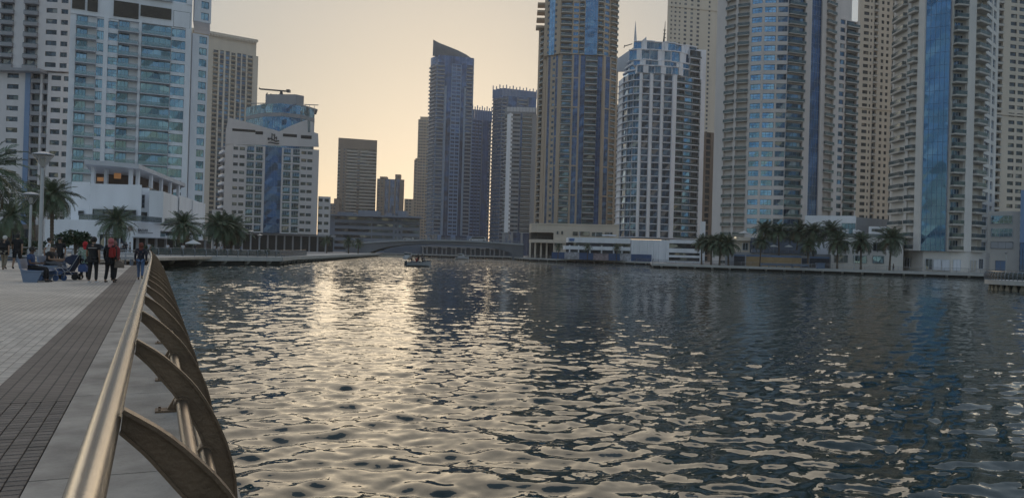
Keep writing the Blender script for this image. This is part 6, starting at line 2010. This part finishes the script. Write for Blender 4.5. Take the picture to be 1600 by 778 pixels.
    def trousers():
        p0 = ch(None, [(J['pelvis'], (.145 * girth, .115 * girth))])
        for sd in 'lr':
            hp, kn, an = J['hp' + sd], J['kn' + sd], J['an' + sd]
            if legs >= 1: ch(p0, [(hp, .108), (lerp3(hp, kn, .5), .092), (kn, .072), (lerp3(kn, an, .5), .066), (lerp3(kn, an, .93), .06)])
            else: ch(p0, [(hp, .112), (lerp3(hp, kn, .5), .1), (lerp3(hp, kn, .95), .092)])
    garment('trousers', bm_, trousers)
    shm = mat('shoe_%02x%02x%02x' % tuple(int(c * 255) for c in shoes), shoes, .6, var=.05)
    for sd in 'lr':
        an, to = J['an' + sd], J['to' + sd]
        def shoe():
            ch(None, [(tuple(Vector(an) + Vector((0, -.02, -.035))), (.042, .04)), (lerp3(an, to, .5), (.045, .042)), (to, (.04, .03))])
        garment('shoe', shm, shoe)
    # head dressing
    c = Vector(J['neck']) + dv * 1.05
    fw = Vector(J.get('look', (0, 1, 0))).normalized()
    rt = fw.cross(Vector((0, 0, 1)))
    HM = M @ Matrix(((rt.x, fw.x, 0, c.x), (rt.y, fw.y, 0, c.y), (rt.z, fw.z, 1, c.z), (0, 0, 0, 1)))
    mb = MB(); mb.extrude([(.075, -.03), (.125, -.035), (.085, .03)], (0, 0, 0), (0, 1, 0), (0, 0, 1), (1, 0, 0), -.013, .013); T.part(mb, 'nose', [sk], M=HM, parent=b)
    for sgn in (-1, 1):
        mb = MB(); mb.ball((sgn * .034, .086, .022), .012, .01, .008, 6, 4); T.part(mb, 'eye', [mat('eye_dark', (.02, .015, .012), .3)], M=HM, parent=b)
        mb = MB(); mb.ball((sgn * .088, -.005, .0), .012, .022, .034, 6, 4); T.part(mb, 'ear', [sk], M=HM, parent=b)
    mb = MB(); mb.box(-.026, .026, .082, .094, -.062, -.052); T.part(mb, 'mouth', [mat('lip', (.16, .07, .06), .5)], M=HM, parent=b)
    if scarf:
        sm = mat('scarf_%02x%02x%02x' % tuple(int(v * 255) for v in scarf), scarf, .85, var=.15, scale=8, bump=.4, bscale=16)
        mb = MB(); mb.ball((0, -.018, .02), .112, .118, .135, 14, 9); mb.lathe([(.085, -.26), (.12, -.2), (.10, -.08)], 12, o=(0, -.02, 0)); T.part(mb, 'headscarf', [sm], M=HM, smooth=True)
    elif hat:
        mb = MB(); mb.ball((0, -.005, .055), .102, .115, .085, 12, 7); mb.extrude([(-.07, .05), (.07, .05), (.06, .19), (-.06, .19)], (0, 0, .06), (1, 0, 0), (0, 1, 0), (0, 0, 1), -.006, .008); T.part(mb, 'cap', [mat('cap_%02x%02x%02x' % tuple(int(v * 255) for v in hat), hat, .8)], M=HM, smooth=True)
        mb = MB(); mb.ball((0, -.03, -.01), .098, .095, .085, 12, 6); T.part(mb, 'hair', [mat('hair_%.2f' % hair[0], hair, .7)], M=HM, smooth=True)
    elif hair:
        mb = MB(); mb.ball((0, -.022, .035), .104, .11, .115, 14, 8); T.part(mb, 'hair', [mat('hair_%.2f' % hair[0], hair, .7, var=.2, scale=20)], M=HM, smooth=True)
    return T, M
def stand(step=0.0, arm=0.0, lean=0.0, elb=(0, 0)):
    J = dict(pelvis=(0, 0, .95), chest=(0, .02 + lean, 1.30), neck=(0, .02 + lean, 1.475), head=(0, .04 + lean, 1.60))
    for sd, sg in (('l', -1), ('r', 1)):
        st = step * sg; ar = -arm * sg
        J['sh' + sd] = (sg * .185, lean, 1.415); J['el' + sd] = (sg * .245, ar * .5 - .03, 1.13)
        J['wr' + sd] = (sg * .25, ar + .03, .88); J['ha' + sd] = (sg * .245, ar + .06, .78)
        J['hp' + sd] = (sg * .095, 0, .90); J['kn' + sd] = (sg * .10, st * .55 + .03, .50); J['an' + sd] = (sg * .105, st - .02, .075 + (.1 if st < -.1 else 0)); J['to' + sd] = (sg * .12, st + .14, .035 + (.02 if st < -.1 else 0))
    return J
def sit(seat=.45, fwd=.45, lean=-.05, hands=(.28, .64)):
    J = dict(pelvis=(0, 0, seat + .10), chest=(0, lean, seat + .45), neck=(0, lean + .02, seat + .63), head=(0, lean + .06, seat + .755))
    for sd, sg in (('l', -1), ('r', 1)):
        J['sh' + sd] = (sg * .185, lean, seat + .565); J['el' + sd] = (sg * .24, lean + .06, seat + .27)
        J['wr' + sd] = (sg * .15, hands[0], hands[1]); J['ha' + sd] = (sg * .12, hands[0] + .09, hands[1] + .01)
        J['hp' + sd] = (sg * .10, .03, seat + .08); J['kn' + sd] = (sg * .11, fwd, seat + .06); J['an' + sd] = (sg * .11, fwd + .02, .08); J['to' + sd] = (sg * .12, fwd + .19, .035)
    return J
blk = (.012, .012, .014); wht = (.65, .66, .68)
AWAY, TOWARD, RIGHT = 0.0, math.pi, -math.pi / 2
# 1 man seen from behind
g = on_deck(144.5, 442); man_d = g.y
J = stand(.06, .08); T, M = person('man in black shirt with a pale chest stripe and white shoes, seen from behind', g.x, g.y, R(4), 1.80, J, blk, (.014, .014, .016), wht, girth=1.12)
mb = MB(); mb.lathe([(.196, 1.305), (.202, 1.31), (.202, 1.33), (.196, 1.335)], 20); 
T.part(mb, 'shirt_stripe', [mat('stripe_pale', (.35, .33, .31), .8)], M=M @ Matrix.Diagonal((1.0, .72, 1, 1)))
# 2 woman with red bag and handbag
g = on_deck(171, 441.5)
J = stand(.10, .05); T2, M2 = person('woman in long black coat with pink headscarf carrying a red backpack, seen from behind', g.x, g.y, R(-6), 1.76, J, blk, blk, (.02, .02, .02), scarf=(.42, .13, .13), sleeves=1, tunic=.75, girth=1.12)
p = M2 @ Vector((.10, -.22, 1.15))
bm = bmesh.new(); bmesh.ops.create_cube(bm, size=1); bmesh.ops.scale(bm, vec=(.26, .15, .40), verts=bm.verts); bmesh.ops.bevel(bm, geom=bm.edges[:], offset=.05, segments=2, affect='EDGES')
me = bpy.data.meshes.new('backpack'); bm.to_mesh(me); bm.free()
red = mat('bag_red', (.30, .022, .02), .6, var=.15, scale=8); me.materials.append(red)
TB = Thing('backpack', 'red backpack on the back of the woman in the long black coat', 'backpack', p)
TB.part(me, 'bag_body', None, M=Matrix.Translation(p + Vector((.09, .06, .04))) @ Matrix.Rotation(R(-6), 4, 'Z'))
mb = MB(); mb.box(-.09, .09, -.10, -.075, -.17, .02); TB.part(mb, 'pocket', [red], M=Matrix.Translation(p + Vector((.09, .06, .04))))
for sx in (-.08, .08):
    mb = MB(); mb.tube([(sx, 0, .19), (sx, .12, .27), (sx, .3, .22)], .014, 5); TB.part(mb, 'strap', [red], M=Matrix.Translation(p + Vector((.09, .06, .04))))
p = M2 @ Vector((.36, .05, .72))
HB = Thing('handbag', 'brown handbag hanging from the arm of the woman in the long black coat', 'handbag', p)
mb = MB(); mb.extrude([(-.17, -.13), (.17, -.13), (.15, .1), (.06, .15), (-.06, .15), (-.15, .1)], (0, 0, 0), (1, 0, 0), (0, 0, 1), (0, 1, 0), -.07, .07); HB.part(mb, 'bag_body', [mat('bag_brown', (.16, .125, .10), .6, var=.3, scale=9)], M=Matrix.Translation(p))
mb = MB(); mb.tube([(-.08, 0, .13), (-.06, 0, .26), (-.02, 0, .33), (.03, 0, .26), (.07, 0, .13)], .012, 6); HB.part(mb, 'handle', [mat('bag_brown', (.16, .125, .10), .6)], M=Matrix.Translation(p))
# child / second figure behind her, reddish
g = on_deck(177, 438.5); person('figure in reddish top half hidden behind the woman in the long black coat', g.x, g.y, R(0), 1.66, stand(-.08, .1), (.22, .03, .03), blk, blk, scarf=(.20, .10, .08), sleeves=1)
# 3 woman with red scarf and green tunic
def floral(name, c1, c2):
    m = bpy.data.materials.new(name); m.use_nodes = True; N = m.node_tree.nodes; L = m.node_tree.links; p = N['Principled BSDF']; p.inputs['Roughness'].default_value = .85
    tc = N.new('ShaderNodeTexCoord'); v = N.new('ShaderNodeTexVoronoi'); v.inputs['Scale'].default_value = 9; L.new(tc.outputs['Object'], v.inputs['Vector'])
    cr = N.new('ShaderNodeValToRGB'); cr.color_ramp.elements[0].position = .28; cr.color_ramp.elements[0].color = (*c2, 1); cr.color_ramp.elements[1].position = .36; cr.color_ramp.elements[1].color = (*c1, 1)
    L.new(v.outputs['Distance'], cr.inputs['Fac']); L.new(cr.outputs['Color'], p.inputs['Base Color']); return m
g = on_deck(131.5, 437.5)
person('woman in pale green floral tunic with bright red headscarf beside the stroller', g.x, g.y, R(20), 1.60, stand(.12, .1), (.3, .4, .33), blk, (.5, .48, .45), scarf=(.42, .02, .025), sleeves=1, tunic=.55, print_=floral('floral_green', (.22, .29, .23), (.42, .46, .42)))
# 4 woman by the rail
g = on_deck(219, 437.5)
person('woman in dark floral blouse and blue jeans with rust headscarf walking beside the handrail', g.x, g.y, R(18), 1.62, stand(-.26, .12), (.03, .035, .05), (.10, .16, .28), (.02, .02, .025), scarf=(.16, .045, .03), sleeves=1, tunic=.35, print_=floral('floral_dark', (.018, .020, .032), (.12, .08, .08)))
# 5 bench with seated person
bench_m = mat('bench_blue_grey', (.16, .21, .30), .5, var=.08, scale=3)
def bench(px, py, label, length=1.7, dep=.5):
    g = on_deck(px, py)
    T = Thing('park_bench', label, 'bench', g)
    M = Matrix.Translation(g) @ Matrix.Rotation(R(14), 4, 'Z')
    mb = MB(); mb.extrude([(-.38, .86), (-.32, .88), (-.22, .50), (-.12, .45), (.48, .45), (.50, .41), (-.10, .40), (-.22, .42), (-.30, .52)], (0, 0, 0), (1, 0, 0), (0, 0, 1), (0, 1, 0), 0, length); T.part(mb, 'seat_shell', [bench_m], M=M)
    for y in (0.02, length - .12):
        mb = MB(); mb.extrude([(-.30, .60), (-.22, .42), (-.10, .398), (.47, .408), (.30, 0), (-.16, 0)], (0, 0, 0), (1, 0, 0), (0, 0, 1), (0, 1, 0), y, y + .1); T.part(mb, 'end_panel', [bench_m], M=M)
    return g, M
gb, MBn = bench(43, 441, 'blue grey moulded bench with one person sitting at its near end')
p = MBn @ Vector((0.02, .38, 0))
person('person in blue T-shirt and black trousers sitting on the moulded bench looking at a phone', p.x, p.y, RIGHT + R(12), 1.72, sit(.47, .50, -.06, (.30, .72)), (.035, .07, .16), blk, blk, skin=(.12, .07, .05))
# 6 seated pair further back on a second bench
gb2, MB2 = bench(70, 430, 'second moulded bench behind the stroller, mostly hidden by sitters')
p = MB2 @ Vector((0.05, .35, 0)); person('bald man in black polo sitting with hands on the stroller', p.x, p.y, RIGHT + R(5), 1.76, sit(.47, .50, .06, (.62, .72)), blk, (.10, .10, .11), wht, hair=None, girth=1.15)
p = MB2 @ Vector((0.0, 1.15, 0)); person('dark haired sitter half hidden by the tallest lamp post', p.x, p.y, RIGHT, 1.72, sit(.47, .50, -.02), (.05, .05, .06), (.06, .08, .12), wht)
# 7 standing man with cap facing us
g = on_deck(92.5, 427)
T7, M7 = person('man in black T-shirt and dark cap standing facing us behind the stroller', g.x, g.y, TOWARD + R(10), 1.78, stand(.02, .02), blk, (.02, .02, .024), (.05, .05, .05), hat=(.02, .02, .022))
# 8 white shirt
g = on_deck(71, 425); person('person in white shirt bending near the tallest lamp post', g.x, g.y, R(-60), 1.74, stand(.05, .1, .1), wht, (.05, .06, .08), blk)
# 9, 10 walkers
g = on_deck(26, 421.5); person('walker in black shirt and dark shorts with a cap, second from the left edge', g.x, g.y, R(15), 1.92, stand(.2, .2), blk, (.015, .017, .022), blk, hat=(.03, .03, .03), legs=.5, girth=1.1)
g = on_deck(6, 421.5); person('white haired walker in black top and beige trousers at the left edge', g.x, g.y, R(10), 1.80, stand(-.15, .15), blk, (.20, .17, .13), (.04, .03, .03), hair=(.55, .53, .5), girth=1.15)
# ---- stroller
def stroller():
    g = on_deck(108, 437)
    T = Thing('baby_stroller', 'dark blue baby stroller with folded hood beside the seated man', 'stroller', g)
    M = Matrix.Translation(g) @ Matrix.Rotation(R(8), 4, 'Z')
    navy = mat('stroller_navy', (.025, .035, .07), .8, var=.15, scale=8); al = mat('stroller_frame', (.30, .31, .33), .35, metal=.7)
    mb = MB(); mb.extrude([(-.38, .42), (-.30, .36), (.12, .34), (.36, .78), (.30, .82), (.02, .46), (-.36, .50)], (0, 0, 0), (1, 0, 0), (0, 0, 1), (0, 1, 0), -.22, .22); T.part(mb, 'seat', [navy], M=M)
    mb = MB(); mb.extrude([(.10, .62), (.34, .80), (.40, 1.02), (.20, 1.05), (-.05, .92), (-.12, .78)], (0, 0, 0), (1, 0, 0), (0, 0, 1), (0, 1, 0), -.24, .24); T.part(mb, 'hood', [navy], M=M)
    mb = MB()
    for y in (-.25, .25):
        mb.tube([(-.42, y, .16), (.10, y, .42), (.45, y, 1.04)], .016, 6); mb.tube([(.30, y, .14), (.0, y, .45), (-.40, y, .55)], .014, 6)
    mb.tube([(.45, -.25, 1.04), (.45, .25, 1.04)], .018, 6); mb.tube([(.3, -.25, .14), (.3, .25, .14)], .012, 6); T.part(mb, 'frame', [al], M=M)
    for (x, y, r) in ((.32, -.27, .13), (.32, .27, .13), (-.42, -.22, .10), (-.42, .22, .10)):
        mb = MB(); mb.lathe([(r * .75, -.02), (r, -.022), (r, .022), (r * .75, .02)], 16)
        w = T.part(mb, 'wheel', [mat('tyre', (.02, .02, .02), .9)], M=M @ Matrix.Translation((x, y, r)) @ Matrix.Rotation(R(90), 4, 'X'))
        mb = MB(); mb.lathe([(.015, -.015), (r * .74, -.012), (r * .74, .012), (.015, .015)], 10); T.part(mb, 'rim', [al], M=M @ Matrix.Translation((x, y, r)) @ Matrix.Rotation(R(90), 4, 'X'), parent=w)
    mb = MB(); mb.box(-.25, .25, -.2, .2, .2, .32); T.part(mb, 'basket', [navy], M=M)
    q = M @ Vector((.56, -.1, .5))
    B = Thing('shopping_bag', 'blue bag hanging behind the stroller', 'bag', q)
    mb = MB(); mb.extrude([(-.15, -.16), (.15, -.16), (.17, .05), (.1, .16), (-.1, .16), (-.17, .05)], (0, 0, 0), (1, 0, 0), (0, 0, 1), (0, 1, 0), -.08, .08); B.part(mb, 'bag_body', [mat('bag_blue', (.05, .09, .22), .6, var=.15, scale=8)], M=Matrix.Translation(q))
    mb = MB(); mb.tube([(-.08, 0, .15), (-.08, 0, .38), (.0, 0, .5), (.08, 0, .15)], .012, 5); B.part(mb, 'strap', [mat('bag_blue', (.05, .09, .22), .6)], M=Matrix.Translation(q))
stroller()
def walker_chair():
    g = on_deck(83, 438.5)
    T = Thing('folded_pushchair', 'low blue folded pushchair with pale tube frame in front of the seated man', 'pushchair', g)
    M = Matrix.Translation(g) @ Matrix.Rotation(R(-5), 4, 'Z'); al = mat('stroller_frame', (.30, .31, .33), .35, metal=.7); bl = mat('pushchair_blue', (.05, .10, .22), .6)
    mb = MB()
    for y in (-.22, .22):
        mb.tube([(-.38, y, .12), (-.3, y, .44), (-.1, y, .52), (.2, y, .5), (.34, y, .36), (.3, y, .12)], .018, 6); mb.tube([(-.4, y, .2), (.34, y, .24)], .014, 6)
    mb.tube([(-.3, -.22, .44), (-.3, .22, .44)], .014, 6); mb.tube([(.2, -.22, .5), (.2, .22, .5)], .014, 6); T.part(mb, 'frame', [al], M=M)
    mb = MB(); mb.box(-.3, .25, -.2, .2, .26, .38); mb.box(-.25, .1, -.19, .19, .39, .47); T.part(mb, 'seat', [bl], M=M)
    for x in (-.36, .28):
        for y in (-.25, .25):
            mb = MB(); mb.lathe([(.07, -.02), (.12, -.022), (.12, .022), (.07, .02)], 14); w = T.part(mb, 'wheel', [bl], M=M @ Matrix.Translation((x, y, .12)) @ Matrix.Rotation(R(90), 4, 'X'))
walker_chair()
# ---- small far people
far_top = [((.5, .5, .52), 'white'), ((.03, .03, .04), 'black'), ((.35, .36, .4), 'pale grey'), ((.2, .05, .05), 'dark red'), ((.06, .09, .16), 'navy')]
spots = [(190, 113, 0, 'at the restaurant entrance'), (197, 114, 1, 'right of the restaurant entrance'), (203, 112, 2, 'under the round plaque'), (233, 108, 2, 'behind the end of the handrail'), (262, 108, 0, 'by the far railing left of the parasol'), (286, 108, 0, 'leaning at the far railing under the parasol palm'), (305, 124, 1, 'beneath the small pale parasol'), (335, 127, 0, 'below the palm clump'), (346, 128, 2, 'right below the palm clump'), (376, 130, 4, 'by the lamp posts before the hotel')]
for i, (px, d, c, where) in enumerate(spots):
    p = G(px, d); person('far person in %s top %s' % (far_top[c][1], where), p.x, p.y, random.uniform(0, 6), 1.7, stand(.08, .1), far_top[c][0], (.03, .035, .05), blk, fine=False, sleeves=.5, group='people on the far promenade')
p = G(1396, 186); person('person in dark clothes standing on the right bank below the rightmost large palm', p.x, p.y, R(90), 1.72, stand(.1, .1), blk, (.04, .05, .08), blk, fine=False)
T_, Mb, L_ = BOAT
for i, (x, y, st, lab) in enumerate(((-1.2, .3, False, 'sitting at the stern of the grey boat'), (-.5, -.3, False, 'sitting amidships in the grey boat'), (.0, .35, True, 'standing in the middle of the grey boat'), (.6, -.2, True, 'steering the grey boat'), (1.1, .25, False, 'sitting near the bow of the grey boat'))):
    p = Mb @ Vector((x, y, .62)); person('dark clothed passenger ' + lab, p.x, p.y, R(-60) + i, 1.7, stand() if st else sit(.35, .4), [blk, (.3, .05, .05), blk, (.05, .06, .1), (.3, .3, .32)][i], blk, blk, fine=False, z=p.z - .05, group='passengers of the grey boat')

bpy.data.scenes.remove(WORK)
# ------------------------------------------------------------------ haze over the canal
HAZE = 0.00022
if HAZE:
    mb = MB(); mb.box(-420, 420, -60, 1000, -4.5, 260)
    hm = bpy.data.materials.new('haze'); hm.use_nodes = True
    N = hm.node_tree.nodes; L = hm.node_tree.links; N.clear()
    out = N.new('ShaderNodeOutputMaterial'); pv = N.new('ShaderNodeVolumePrincipled')
    pv.inputs['Color'].default_value = (.86, .84, .82, 1); pv.inputs['Density'].default_value = HAZE; pv.inputs['Anisotropy'].default_value = 0.45
    L.new(pv.outputs['Volume'], out.inputs['Volume'])
    o = link('haze', mb.mesh('haze', [hm])); o['kind'] = 'stuff'; o['label'] = 'thin warm evening haze filling the air over the canal'
